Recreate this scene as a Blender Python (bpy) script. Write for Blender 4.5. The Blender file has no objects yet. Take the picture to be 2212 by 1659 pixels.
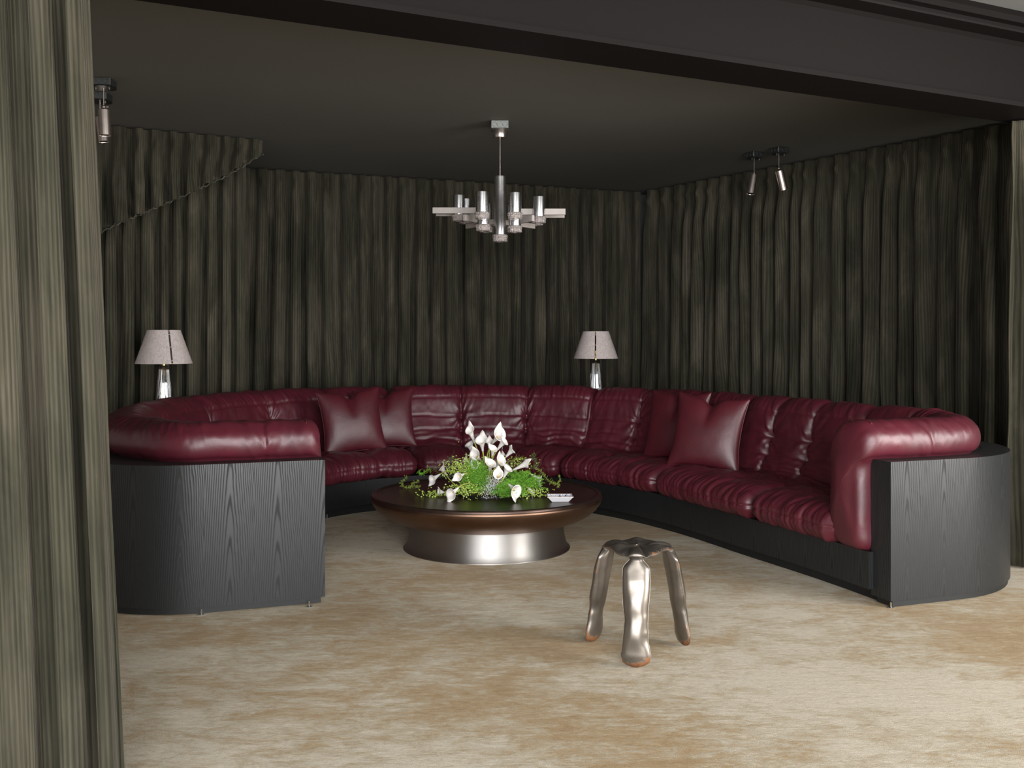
import bpy, math, random
import numpy as np
from mathutils import Vector, Matrix
# ------------------------------------------------------------------ camera
F = 2180.0; HY = 728.0; CH = 1.4          # focal length (px of 2212), horizon row, eye height
scene = bpy.context.scene
cam_data = bpy.data.cameras.new('camera')
cam = bpy.data.objects.new('camera', cam_data)
scene.collection.objects.link(cam)
cam.location = (0, 0, CH); cam.rotation_euler = (math.pi/2, 0, 0)
cam_data.sensor_width = 36; cam_data.sensor_fit = 'HORIZONTAL'
cam_data.lens = F/2212*36
cam_data.shift_y = (HY-829.5)/2212
cam_data.clip_start = 0.05; cam_data.clip_end = 60
scene.camera = cam
# ------------------------------------------------------------------ world, lights, exposure
w = bpy.data.worlds.new('world'); scene.world = w; w.use_nodes = True
w.node_tree.nodes['Background'].inputs[0].default_value = (0.55, 0.58, 0.62, 1)
w.node_tree.nodes['Background'].inputs[1].default_value = 0.10
def area(name, loc, target, sx, sy, power, col=(1, 1, 1)):
    l = bpy.data.lights.new(name, 'AREA'); l.shape = 'RECTANGLE'; l.size = sx; l.size_y = sy
    l.energy = power; l.color = col
    o = bpy.data.objects.new(name, l); scene.collection.objects.link(o)
    o.location = loc
    d = Vector(target)-Vector(loc)
    o.rotation_euler = d.to_track_quat('-Z', 'Y').to_euler()
    return o
# daylight entering through the windows of the front room (right of and behind the camera)
WIN = [(-0.9, 1.4), (2.0, 1.4)]
SPREAD = math.radians(150)
for nm_, loc_, tg_, sx_, sy_, pw_, cl_ in [
    ('daylight_right', (6.25, 2.3, 1.6), (0.4, 6.2, 0.0), 3.8, 2.5, 330, (1.0, 0.985, 0.96)),
    ('daylight_back', (0.4, -3.25, 1.6), (0.3, 9.0, -2.8), 2.1, 2.5, 320, (0.97, 0.985, 1.0)),
    ('daylight_back_right', (2.9, -3.25, 1.6), (0.3, 9.0, -2.8), 2.1, 2.5, 320, (0.97, 0.985, 1.0)),
    ('daylight_back_left', (-2.6, -3.25, 1.6), (1.5, 9.0, -2.8), 2.2, 2.5, 190, (0.97, 0.985, 1.0))]:
    area(nm_, loc_, tg_, sx_, sy_, pw_, cl_).data.spread = SPREAD
scene.view_settings.view_transform = 'Standard'
scene.view_settings.look = 'None'
scene.view_settings.gamma = 1.0
scene.view_settings.use_curve_mapping = False
scene.view_settings.exposure = 0.05
# ------------------------------------------------------------------ helpers
COL = scene.collection
def px(x, d):  return (x-1106.0)/F*d
def pz(y, d):  return CH+(HY-y)/F*d
def tag(o, label=None, cat=None, group=None, kind=None):
    if label: o['label'] = label
    if cat: o['category'] = cat
    if group: o['group'] = group
    if kind: o['kind'] = kind
    return o
def empty(name, loc, label, cat, group=None, rz=0):
    o = bpy.data.objects.new(name, None); COL.objects.link(o)
    o.location = loc; o.rotation_euler = (0, 0, rz); o.empty_display_size = 0.1
    return tag(o, label, cat, group)
def link(name, me, mat, parent=None):
    me.materials.append(mat)
    o = bpy.data.objects.new(name, me); COL.objects.link(o)
    if parent: o.parent = parent
    return o
def mesh(name, verts, faces, mat, parent=None, smooth=False, uvs=None):
    me = bpy.data.meshes.new(name)
    v = np.asarray(verts, dtype=float).reshape(-1, 3)
    me.from_pydata([tuple(p) for p in v.tolist()], [], faces)
    if uvs is not None:
        lay = me.uv_layers.new(name='UVMap')
        li = np.empty(len(me.loops), dtype=np.int32); me.loops.foreach_get('vertex_index', li)
        lay.data.foreach_set('uv', np.asarray(uvs, dtype=np.float32)[li].ravel())
    if smooth: me.polygons.foreach_set('use_smooth', [True]*len(me.polygons))
    me.update()
    return link(name, me, mat, parent)
class MB:
    """collects simple shapes into one mesh"""
    def __init__(s): s.v = []; s.f = []; s.sm = []
    def add(s, v, f, smooth=False):
        b = len(s.v); s.v += [tuple(map(float, p)) for p in v]
        s.f += [tuple(b+i for i in q) for q in f]; s.sm += [smooth]*len(f); return s
    def box(s, c, size, R=None, bev=0.0):
        hx, hy, hz = [t/2 for t in size]; b = min(bev, hx*.9, hy*.9, hz*.9)
        pts = []; 
        if b <= 0:
            for sx in (-1, 1):
                for sy in (-1, 1):
                    for sz in (-1, 1): pts.append(Vector((sx*hx, sy*hy, sz*hz)))
            f = [(0, 1, 3, 2), (4, 6, 7, 5), (0, 4, 5, 1), (2, 3, 7, 6), (0, 2, 6, 4), (1, 5, 7, 3)]
        else:
            idx = {}
            for sx in (-1, 1):
                for sy in (-1, 1):
                    for sz in (-1, 1):
                        for a in range(3):
                            e = [sx*(hx-b), sy*(hy-b), sz*(hz-b)]
                            e[a] = (sx*hx, sy*hy, sz*hz)[a]
                            idx[(sx, sy, sz, a)] = len(pts); pts.append(Vector(e))
            f = []
            I = lambda x, y, z, a: idx[(x, y, z, a)]
            for g in (-1, 1):
                f.append((I(g, -1, -1, 0), I(g, 1, -1, 0), I(g, 1, 1, 0), I(g, -1, 1, 0)))
                f.append((I(-1, g, -1, 1), I(1, g, -1, 1), I(1, g, 1, 1), I(-1, g, 1, 1)))
                f.append((I(-1, -1, g, 2), I(1, -1, g, 2), I(1, 1, g, 2), I(-1, 1, g, 2)))
                for h in (-1, 1):
                    f.append((I(g, h, -1, 0), I(g, h, 1, 0), I(g, h, 1, 1), I(g, h, -1, 1)))
                    f.append((I(g, -1, h, 0), I(g, 1, h, 0), I(g, 1, h, 2), I(g, -1, h, 2)))
                    f.append((I(-1, g, h, 1), I(1, g, h, 1), I(1, g, h, 2), I(-1, g, h, 2)))
                    for k in (-1, 1): f.append((I(g, h, k, 0), I(g, h, k, 1), I(g, h, k, 2)))
        M = R if R is not None else Matrix.Identity(3)
        return s.add([M@p+Vector(c) for p in pts], f)
    def tube(s, pts, r, n=8, caps=True):
        pts = [Vector(p) for p in pts]; rs = r if hasattr(r, '__len__') else [r]*len(pts)
        v = []; f = []; up = Vector((0, 0, 1)); prev = None
        for i, p in enumerate(pts):
            t = (pts[min(i+1, len(pts)-1)]-pts[max(i-1, 0)]).normalized()
            if prev is None:
                a = t.cross(up) if abs(t.z) < .95 else t.cross(Vector((1, 0, 0)))
                a.normalize()
            else:
                a = prev-t*prev.dot(t)
                a = a.normalized() if a.length > 1e-6 else t.orthogonal().normalized()
            prev = a; b = t.cross(a)
            for k in range(n):
                th = 2*math.pi*k/n
                v.append(p+(a*math.cos(th)+b*math.sin(th))*rs[i])
        for i in range(len(pts)-1):
            for k in range(n):
                f.append((i*n+k, i*n+(k+1) % n, (i+1)*n+(k+1) % n, (i+1)*n+k))
        if caps: f.append(tuple(range(n))[::-1]); f.append(tuple((len(pts)-1)*n+k for k in range(n)))
        return s.add(v, f, True)
    def lathe(s, prof, c=(0, 0, 0), n=48, R=None, mod=None):
        v = []; f = []; M = R if R is not None else Matrix.Identity(3)
        for (r, z) in prof:
            for k in range(n):
                th = 2*math.pi*k/n; rr = r*(mod(th, z) if mod else 1)
                v.append(M@Vector((rr*math.cos(th), rr*math.sin(th), z))+Vector(c))
        for i in range(len(prof)-1):
            for k in range(n):
                f.append((i*n+k, i*n+(k+1) % n, (i+1)*n+(k+1) % n, (i+1)*n+k))
        if prof[0][0] > 1e-5: f.append(tuple(range(n))[::-1])
        if prof[-1][0] > 1e-5: f.append(tuple((len(prof)-1)*n+k for k in range(n)))
        return s.add(v, f, True)
    def build(s, name, mat, parent=None, auto=35):
        me = bpy.data.meshes.new(name); me.from_pydata(s.v, [], s.f)
        me.polygons.foreach_set('use_smooth', s.sm); me.update()
        if any(s.sm) and auto:
            try: me.set_sharp_from_angle(angle=math.radians(auto))
            except Exception: pass
        return link(name, me, mat, parent)
def grid(name, P, mat, parent=None, uv=None, closed=False):
    n, m = P.shape[:2]
    idx = np.arange(n*m).reshape(n, m)
    if closed: idx = np.concatenate([idx, idx[:, :1]], 1)
    f = np.stack([idx[:-1, :-1], idx[1:, :-1], idx[1:, 1:], idx[:-1, 1:]], -1).reshape(-1, 4)
    return mesh(name, P.reshape(-1, 3), f.tolist(), mat, parent, True, None if uv is None else uv.reshape(-1, 2))
# smooth 2D value noise -------------------------------------------------
def vnoise(x, y, seed=0):
    x = np.asarray(x, float); y = np.asarray(y, float); x, y = np.broadcast_arrays(x, y)
    xi = np.floor(x).astype(np.int64); yi = np.floor(y).astype(np.int64)
    xf = x-xi; yf = y-yi
    def h(a, b):
        n = (a*374761393+b*668265263+seed*1442695041) & 0xffffffff
        n = ((n ^ (n >> 13))*1274126177) & 0xffffffff
        return ((n ^ (n >> 16)) & 0xffff)/65535.0*2-1
    sx = xf*xf*(3-2*xf); sy = yf*yf*(3-2*yf)
    return (h(xi, yi)*(1-sx)+h(xi+1, yi)*sx)*(1-sy)+(h(xi, yi+1)*(1-sx)+h(xi+1, yi+1)*sx)*sy
def fbm(x, y, o=3, seed=0):
    t = 0; a = 1
    for i in range(o): t = t+a*vnoise(x*2**i, y*2**i, seed+i*17); a *= .5
    return t
def sstep(a, b, x):
    t = np.clip((x-a)/(b-a), 0, 1); return t*t*(3-2*t)
# ------------------------------------------------------------------ materials
def newmat(name):
    m = bpy.data.materials.new(name); m.use_nodes = True
    nt = m.node_tree; b = nt.nodes['Principled BSDF']; return m, nt, b
def N(nt, t, **kw):
    n = nt.nodes.new(t)
    for k, v in kw.items():
        if k.startswith('i_'): n.inputs[k[2:].replace('_', ' ')].default_value = v
        else: setattr(n, k, v)
    return n
def L(nt, a, b): nt.links.new(a, b)
def ramp(nt, src, stops):
    r = nt.nodes.new('ShaderNodeValToRGB'); e = r.color_ramp.elements
    while len(e) < len(stops): e.new(0.5)
    for el, (p, c) in zip(e, stops): el.position = p; el.color = (*c, 1) if len(c) == 3 else c
    L(nt, src, r.inputs[0]); return r
def noise(nt, vec, scale, detail=4, rough=.55, dist=0):
    n = nt.nodes.new('ShaderNodeTexNoise'); n.inputs['Scale'].default_value = scale
    n.inputs['Detail'].default_value = detail; n.inputs['Roughness'].default_value = rough
    n.inputs['Distortion'].default_value = dist
    if vec is not None: L(nt, vec, n.inputs['Vector'])
    return n
def mapping(nt, kind='Object', scale=(1, 1, 1), rot=(0, 0, 0)):
    tc = nt.nodes.new('ShaderNodeTexCoord'); mp = nt.nodes.new('ShaderNodeMapping')
    mp.inputs['Scale'].default_value = scale; mp.inputs['Rotation'].default_value = rot
    L(nt, tc.outputs[kind], mp.inputs['Vector']); return mp.outputs['Vector']
def bump(nt, src, b, strength=.3, dist=.01, prev=None):
    n = nt.nodes.new('ShaderNodeBump'); n.inputs['Strength'].default_value = strength
    n.inputs['Distance'].default_value = dist
    L(nt, src, n.inputs['Height'])
    if prev is not None: L(nt, prev.outputs[0], n.inputs['Normal'])
    L(nt, n.outputs[0], b.inputs['Normal']); return n
def math_(nt, op, a, b=None, c=None):
    n = nt.nodes.new('ShaderNodeMath'); n.operation = op
    for i, v in enumerate((a, b, c)):
        if v is None: continue
        if hasattr(v, 'is_linked') or hasattr(v, 'links'): L(nt, v, n.inputs[i])
        else: n.inputs[i].default_value = v
    return n.outputs[0]
def mixc(nt, fac, a, b, mode='MIX'):
    n = nt.nodes.new('ShaderNodeMix'); n.data_type = 'RGBA'; n.blend_type = mode
    for sock, v in ((n.inputs[0], fac), (n.inputs[6], a), (n.inputs[7], b)):
        if hasattr(v, 'links'): L(nt, v, sock)
        elif isinstance(v, tuple): sock.default_value = (*v, 1) if len(v) == 3 else v
        else: sock.default_value = v
    return n.outputs[2]
def plain(name, col, rough=.5, metal=0, spec=.5, coat=0):
    m, nt, b = newmat(name)
    v = mapping(nt, 'Object'); n = noise(nt, v, 30, 3)
    c = mixc(nt, n.outputs[0], tuple(x*.88 for x in col), tuple(min(1, x*1.1) for x in col))
    L(nt, c, b.inputs['Base Color'])
    b.inputs['Roughness'].default_value = rough; b.inputs['Metallic'].default_value = metal
    b.inputs['Specular IOR Level'].default_value = spec
    b.inputs['Coat Weight'].default_value = coat
    return m
# carpet
def m_carpet():
    m, nt, b = newmat('carpet')
    v = mapping(nt, 'Object', (1, 1, 1), (0, 0, math.radians(-14)))
    vs = mapping(nt, 'Object', (1.0, 1.55, 1), (0, 0, math.radians(-12)))
    n1 = noise(nt, vs, .55, 3, .5, .3)           # large gold areas
    n2 = noise(nt, vs, 4.2, 9, .74, .5)           # blotches
    vst = mapping(nt, 'Object', (1.5, 4.5, 1), (0, 0, math.radians(-10)))
    n3 = noise(nt, vst, 7, 7, .76, .5)              # brushed streaks
    n4 = noise(nt, v, 260, 2, .6)                  # pile grain
    s = math_(nt, 'ADD', math_(nt, 'MULTIPLY', n1.outputs[0], .62), math_(nt, 'MULTIPLY', n2.outputs[0], .55))
    s = math_(nt, 'ADD', s, math_(nt, 'MULTIPLY', n3.outputs[0], .38))
    c = ramp(nt, s, [(.645, (.25, .145, .045)), (.695, (.30, .19, .075)), (.74, (.335, .24, .13)), (.78, (.38, .31, .21)), (.86, (.50, .44, .345))])
    n5 = noise(nt, mapping(nt, 'Object', (1, 2.2, 1), (0, 0, math.radians(-10))), 38, 5, .75, .4)
    gm = math_(nt, 'ADD', math_(nt, 'MULTIPLY', n4.outputs[0], .5), math_(nt, 'MULTIPLY', n5.outputs[0], .5))
    g = ramp(nt, gm, [(.34, (.68, .66, .62)), (.5, (.97, .97, .97)), (.64, (1.2, 1.2, 1.2))])
    cc = mixc(nt, 1.0, c.outputs[0], g.outputs[0], 'MULTIPLY')
    L(nt, cc, b.inputs['Base Color'])
    b.inputs['Roughness'].default_value = .85
    b.inputs['Specular IOR Level'].default_value = .15
    b.inputs['Sheen Weight'].default_value = .35; b.inputs['Sheen Roughness'].default_value = .45
    b.inputs['Sheen Tint'].default_value = (1, .9, .75, 1)
    h = math_(nt, 'ADD', math_(nt, 'MULTIPLY', n4.outputs[0], .35), math_(nt, 'MULTIPLY', n3.outputs[0], .9))
    bump(nt, h, b, .55, .02)
    return m
# corduroy velvet; stripes run along the cloth's own u coordinate
def m_velvet(name, stripe=.016, tint=1.0, soft=0.0):
    m, nt, b = newmat(name)
    uv = nt.nodes.new('ShaderNodeTexCoord').outputs['UV']
    sp = nt.nodes.new('ShaderNodeSeparateXYZ'); L(nt, uv, sp.inputs[0])
    w1 = vn = None
    cv = nt.nodes.new('ShaderNodeCombineXYZ')
    L(nt, math_(nt, 'MULTIPLY', sp.outputs[0], 5.0), cv.inputs[0]); L(nt, math_(nt, 'MULTIPLY', sp.outputs[1], 1.1), cv.inputs[1])
    nm = noise(nt, cv.outputs[0], 1.0, 5, .62, .4)          # crushed nap patches
    cv2 = nt.nodes.new('ShaderNodeCombineXYZ')
    L(nt, math_(nt, 'MULTIPLY', sp.outputs[0], 130.0), cv2.inputs[0]); L(nt, math_(nt, 'MULTIPLY', sp.outputs[1], 2.2), cv2.inputs[1])
    nl = noise(nt, cv2.outputs[0], 1.0, 3, .6)             # irregular wale lines
    st = math_(nt, 'SINE', math_(nt, 'MULTIPLY', sp.outputs[0], 2*math.pi/stripe))
    st = math_(nt, 'MULTIPLY_ADD', st, .5, .5)
    mixl = math_(nt, 'ADD', math_(nt, 'MULTIPLY', st, .30), math_(nt, 'MULTIPLY', nl.outputs[0], 1.05))
    c1, c2, c3 = np.array((.022, .023, .017)), np.array((.060, .057, .043)), np.array((.135, .114, .094))
    c1 = (c1*(1-soft)+c2*soft)*tint; c3 = (c3*(1-soft)+c2*soft)*tint; c2 = c2*tint
    base = ramp(nt, nm.outputs[0], [(.24, tuple(c1)), (.5, tuple(c2)), (.78, tuple(c3))])
    lf = ramp(nt, mixl, [(.45, (.55, .57, .52)), (.9, (1.18, 1.15, 1.05))])
    c = mixc(nt, 1.0, base.outputs[0], lf.outputs[0], 'MULTIPLY')
    L(nt, c, b.inputs['Base Color'])
    b.inputs['Roughness'].default_value = .9; b.inputs['Specular IOR Level'].default_value = .08
    b.inputs['Sheen Weight'].default_value = .22; b.inputs['Sheen Roughness'].default_value = .35
    b.inputs['Sheen Tint'].default_value = (.66, .58, .50, 1)
    bump(nt, mixl, b, .6, .006)
    return m
def m_leather(name, col=(.092, .0105, .020)):
    m, nt, b = newmat(name)
    v = mapping(nt, 'Object')
    n = noise(nt, v, 5, 5, .6, .3)
    c = ramp(nt, n.outputs[0], [(.3, tuple(x*.72 for x in col)), (.6, col), (.8, tuple(x*1.25 for x in col))])
    L(nt, c.outputs[0], b.inputs['Base Color'])
    n2 = noise(nt, v, 22, 5, .62, 1.2)
    vo = nt.nodes.new('ShaderNodeTexVoronoi'); vo.inputs['Scale'].default_value = 420; L(nt, v, vo.inputs['Vector'])
    rr = ramp(nt, n.outputs[0], [(.2, (.50, .50, .50)), (.8, (.38, .38, .38))])
    L(nt, rr.outputs[0], b.inputs['Roughness'])
    b.inputs['Specular IOR Level'].default_value = .55
    b.inputs['Coat Weight'].default_value = .3; b.inputs['Coat Roughness'].default_value = .42
    b1 = bump(nt, n2.outputs[0], b, .07, .02)
    bump(nt, vo.outputs[0], b, .12, .0015, b1)
    return m
def m_oak():
    m, nt, b = newmat('black_oak')
    uv = nt.nodes.new('ShaderNodeTexCoord').outputs['UV']
    sp = nt.nodes.new('ShaderNodeSeparateXYZ'); L(nt, uv, sp.inputs[0])
    nz = nt.nodes.new('ShaderNodeCombineXYZ')
    L(nt, math_(nt, 'MULTIPLY', sp.outputs[0], 7.0), nz.inputs[0]); L(nt, math_(nt, 'MULTIPLY', sp.outputs[1], 1.3), nz.inputs[1])
    wob = noise(nt, nz.outputs[0], 1.0, 4, .6)
    u = math_(nt, 'PINGPONG', math_(nt, 'ADD', sp.outputs[0], math_(nt, 'MULTIPLY', wob.outputs[0], .03)), .12)
    uc = math_(nt, 'SUBTRACT', .12, u)
    hyp = math_(nt, 'SQRT', math_(nt, 'ADD', math_(nt, 'POWER', uc, 2.0), 0.0005))
    vv = math_(nt, 'ADD', math_(nt, 'MULTIPLY', sp.outputs[1], .05), math_(nt, 'MULTIPLY', wob.outputs[0], .022))
    fld = math_(nt, 'ADD', hyp, vv)
    ln = math_(nt, 'SINE', math_(nt, 'MULTIPLY', fld, 2*math.pi/.0105))
    ln = math_(nt, 'MULTIPLY_ADD', ln, .5, .5)
    nz2 = nt.nodes.new('ShaderNodeCombineXYZ')
    L(nt, math_(nt, 'MULTIPLY', sp.outputs[0], 420.0), nz2.inputs[0]); L(nt, math_(nt, 'MULTIPLY', sp.outputs[1], 16.0), nz2.inputs[1])
    fib = noise(nt, nz2.outputs[0], 1.0, 3, .6)
    g = math_(nt, 'ADD', math_(nt, 'MULTIPLY', ln, .65), math_(nt, 'MULTIPLY', fib.outputs[0], .5))
    c = ramp(nt, g, [(.30, (.0015, .0018, .002)), (.52, (.0085, .0095, .0102)), (.95, (.013, .0145, .016))])
    L(nt, c.outputs[0], b.inputs['Base Color'])
    r = ramp(nt, g, [(.3, (.7, .7, .7)), (.6, (.34, .34, .34))]); L(nt, r.outputs[0], b.inputs['Roughness'])
    b.inputs['Specular IOR Level'].default_value = .6
    bump(nt, g, b, .16, .002)
    return m
def m_metal(name, col, rough, aniso=0, nscale=(1, 1, 1), var=.15):
    m, nt, b = newmat(name)
    v = mapping(nt, 'Object', nscale); n = noise(nt, v, 8, 5, .6)
    c = mixc(nt, n.outputs[0], tuple(x*(1-var) for x in col), tuple(min(1, x*(1+var)) for x in col))
    L(nt, c, b.inputs['Base Color'])
    b.inputs['Metallic'].default_value = 1; b.inputs['Roughness'].default_value = rough
    b.inputs['Anisotropic'].default_value = aniso
    rr = math_(nt, 'MULTIPLY_ADD', n.outputs[0], .12, rough-.06); L(nt, rr, b.inputs['Roughness'])
    return m
def m_rusty():
    m, nt, b = newmat('patinated_steel')
    v = mapping(nt, 'Object')
    n = noise(nt, v, 14, 8, .72, .4); n2 = noise(nt, v, 5, 4, .6)
    sp = nt.nodes.new('ShaderNodeSeparateXYZ'); L(nt, v, sp.inputs[0])
    # rust creeps up from the foot tips and sits along the seat's edge seam
    low = math_(nt, 'SUBTRACT', 1.0, math_(nt, 'DIVIDE', sp.outputs[2], .055)); low = math_(nt, 'MAXIMUM', low, 0.0)
    k = math_(nt, 'ADD', n.outputs[0], math_(nt, 'MULTIPLY', low, .34))
    at = nt.nodes.new('ShaderNodeAttribute'); at.attribute_name = 'seam'
    k = math_(nt, 'ADD', k, math_(nt, 'MULTIPLY', at.outputs['Fac'], .16))
    mask = ramp(nt, k, [(.665, (0, 0, 0)), (.74, (1, 1, 1))])
    steel = ramp(nt, n2.outputs[0], [(.3, (.17, .15, .128)), (.7, (.29, .255, .22))])
    rust = ramp(nt, n.outputs[0], [(.4, (.05, .024, .014)), (.62, (.21, .085, .03))])
    L(nt, mixc(nt, mask.outputs[0], steel.outputs[0], rust.outputs[0]), b.inputs['Base Color'])
    L(nt, math_(nt, 'MULTIPLY_ADD', mask.outputs[0], -.7, .86), b.inputs['Metallic'])
    L(nt, math_(nt, 'MULTIPLY_ADD', mask.outputs[0], .34, .32), b.inputs['Roughness'])
    b1 = bump(nt, n.outputs[0], b, .12, .004)
    return m
def m_glass(name, col=(1, 1, 1), rough=0.0, bumpy=0):
    m, nt, b = newmat(name)
    b.inputs['Base Color'].default_value = (*col, 1); b.inputs['Roughness'].default_value = rough
    b.inputs['Transmission Weight'].default_value = 1; b.inputs['IOR'].default_value = 1.5
    if bumpy:
        v = mapping(nt, 'Object'); vo = nt.nodes.new('ShaderNodeTexVoronoi'); vo.inputs['Scale'].default_value = 90
        L(nt, v, vo.inputs['Vector']); bump(nt, vo.outputs[0], b, .9, .01)
    return m
def m_leaf(name, c1, c2):
    m, nt, b = newmat(name)
    v = mapping(nt, 'Object'); n = noise(nt, v, 25, 3)
    L(nt, mixc(nt, n.outputs[0], c1, c2), b.inputs['Base Color'])
    b.inputs['Roughness'].default_value = .5; b.inputs['Subsurface Weight'].default_value = 0
    b.inputs['Sheen Weight'].default_value = .1
    return m
def m_paint(name, col, rough=.7):
    m, nt, b = newmat(name)
    v = mapping(nt, 'Object'); n = noise(nt, v, 180, 3); n2 = noise(nt, v, .8, 4)
    L(nt, mixc(nt, n2.outputs[0], tuple(x*.9 for x in col), tuple(x*1.1 for x in col)), b.inputs['Base Color'])
    b.inputs['Roughness'].default_value = rough; b.inputs['Specular IOR Level'].default_value = .35
    bump(nt, n.outputs[0], b, .08, .002)
    return m
M_CARPET = m_carpet()
M_VELVET = m_velvet('olive_corduroy_velvet', .016, .98)
M_LEATHER = m_leather('burgundy_leather')
M_LEATHER2 = m_leather('burgundy_pillow_leather', (.080, .008, .0145))
M_PIPE = plain('burgundy_piping', (.105, .014, .02), .4)
M_OAK = m_oak()
M_KICK = plain('black_plinth', (.006, .007, .007), .55)
M_CEIL = m_paint('dark_ceiling_paint', (.165, .161, .143), .75)
M_CEIL2 = m_paint('front_ceiling_paint', (.22, .225, .22), .75)
M_BEAM = m_paint('black_steel_paint', (.0085, .0068, .0064), .62)
M_BEAM.node_tree.nodes['Principled BSDF'].inputs['Specular IOR Level'].default_value = .12
M_WALLF = m_paint('front_room_paint', (.55, .51, .48), .8)
M_WALL = m_paint('dark_wall_paint', (.10, .10, .095), .8)
M_ALU = m_metal('brushed_aluminium', (.50, .48, .46), .50, .8, (1, 1, 1), .04)
M_ALU.node_tree.nodes['Principled BSDF'].inputs['Anisotropic Rotation'].default_value = .25
_tn = M_ALU.node_tree.nodes.new('ShaderNodeTangent'); _tn.direction_type = 'RADIAL'; _tn.axis = 'Z'
L(M_ALU.node_tree, _tn.outputs[0], M_ALU.node_tree.nodes['Principled BSDF'].inputs['Tangent'])
M_BRONZE = m_metal('bronze_patina', (.21, .125, .085), .40, 0, (1, 1, 1), .2)
M_TOP = None
M_CHROME = m_metal('chrome', (.74, .76, .78), .13, 0, (1, 1, 1), .05)
M_SATIN = m_metal('satin_chrome', (.76, .75, .76), .27, 0, (1, 1, 1), .05)
M_NICKEL = m_metal('satin_nickel', (.68, .59, .54), .34, .0, (1, 1, 1), .06)
M_ZINC = m_metal('galvanised_steel', (.36, .38, .36), .5, 0, (12, 12, 12), .4)
M_RUST = m_rusty()
M_GLASS = m_glass('clear_ribbed_glass')
M_CRYSTAL = m_glass('bubbled_crystal', (.90, .80, .76), .08, 1)
M_CRYSTAL.node_tree.nodes['Principled BSDF'].inputs['Transmission Weight'].default_value = .7
M_ZINC_SHADE = m_metal('shaded_galvanised_steel', (.14, .15, .145), .55, 0, (12, 12, 12), .4)  # same galvanised steel, weaker light at the spotlight boxes put into its colour
M_BRASS = m_metal('brass', (.75, .5, .22), .25)
M_BARS = plain('ivory_metal_bar', (.42, .37, .34), .4)
M_PORC = None
M_WHITE = plain('calla_white', (.78, .74, .70), .45)
M_STEM = m_leaf('calla_stem_green', (.30, .36, .05), (.42, .44, .09))
M_SPADIX = plain('calla_spadix', (.75, .52, .08), .6)
M_FERN = m_leaf('feathery_fern_green', (.10, .30, .012), (.22, .50, .03))
M_MAID = m_leaf('maidenhair_green', (.17, .29, .03), (.46, .58, .11))
M_DARKFERN = m_leaf('dark_fern_green', (.05, .09, .02), (.10, .15, .03))
M_VINE = m_leaf('vine_green', (.16, .24, .02), (.30, .34, .05))
M_BABY = plain('tiny_white_blossom', (.80, .79, .80), .6)
M_BLACK = plain('black_bowl', (.010, .010, .010), .3)
# ------------------------------------------------------------------ room shell
ZC = 3.05; ZF = 3.24
def slab(name, pts, z0, z1, mat, kind='structure'):
    n = len(pts)
    v = [(p[0], p[1], z0) for p in pts]+[(p[0], p[1], z1) for p in pts]
    f = [tuple(range(n))[::-1], tuple(range(n, 2*n))]+[(i, (i+1) % n, n+(i+1) % n, n+i) for i in range(n)]
    o = mesh(name, v, f, mat); o['kind'] = kind; return o
# wall corner and wall directions, in metres
CB = np.array([1.477, 11.42]); DB = np.array([.927, .376])       # back wall runs leftwards along -DB
DR = np.array([.535, -.845])                                     # right wall runs towards the camera along DR
BK = np.array([-1.387, 4.0]); BD = np.array([.895, .446]); BN = np.array([-.446, .895])   # beam's back lower edge
slab('floor', [(-7, -4.5), (7.5, -4.5), (7.5, 12.5), (-7, 12.5)], -.06, 0, M_CARPET)
def off(p, d, a, n=None, b=0):
    q = np.array(p, float)+np.array(d)*a
    if n is not None: q = q+np.array(n)*b
    return tuple(q)
slab('ceiling', [off(BK, BD, -4, BN, -.05), off(BK, BD, 8, BN, -.05), (7.5, 12.6), (-7, 12.6), (-7, 3)], ZC, ZC+.3, M_CEIL)
slab('ceiling', [(-7, -4.5), (7.5, -4.5), off(BK, BD, 9.2, BN, -.3), off(BK, BD, -6.2, BN, -.3)], ZF, ZF+.12, M_CEIL2)
slab('wall_back', [off(CB, DB, .5, BN, .25), off(CB, DB, .5, BN, .40), off(CB, DB, -9, BN, .40), off(CB, DB, -9, BN, .25)], 0, ZC, M_WALL)
nR = np.array([.845, .535])
slab('wall_right', [off(CB, DR, -.6, nR, .25), off(CB, DR, 7.5, nR, .25), off(CB, DR, 7.5, nR, .40), off(CB, DR, -.6, nR, .40)], 0, ZC, M_WALL)
slab('wall_left', [(-6.6, -4.5), (-6.45, -4.5), (-6.45, 12), (-6.6, 12)], 0, ZF, M_WALLF)
# front room's window walls, outside the picture: piers between tall openings
def window_wall(name, axis, const, lo, hi, opens, zs, zt, th=.2):
    m = MB(); edges = [lo]+[e for a in opens for e in a]+[hi]
    def bx(a, b, z0, z1):
        c = (a+b)/2
        if axis == 'x': m.box((const, c, (z0+z1)/2), (th, b-a, z1-z0))
        else: m.box((c, const, (z0+z1)/2), (b-a, th, z1-z0))
    for i in range(0, len(edges), 2): bx(edges[i], edges[i+1], 0, ZF)
    for a, b in opens: bx(a, b, 0, zs); bx(a, b, zt, ZF)
    o = m.build(name, M_WALLF, None, 0); o['kind'] = 'structure'
M_FRAME = plain('window_frame_paint', (.05, .05, .05), .5)
window_wall('wall_side', 'x', 6.0, -4.5, 5.2, [(.35, 4.25)], .3, 2.9)
window_wall('wall_front', 'y', -3.0, -6.5, 6.0, [(-3.75, -1.45), (-.7, 1.5), (1.8, 4.0)], .3, 2.9)
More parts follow.
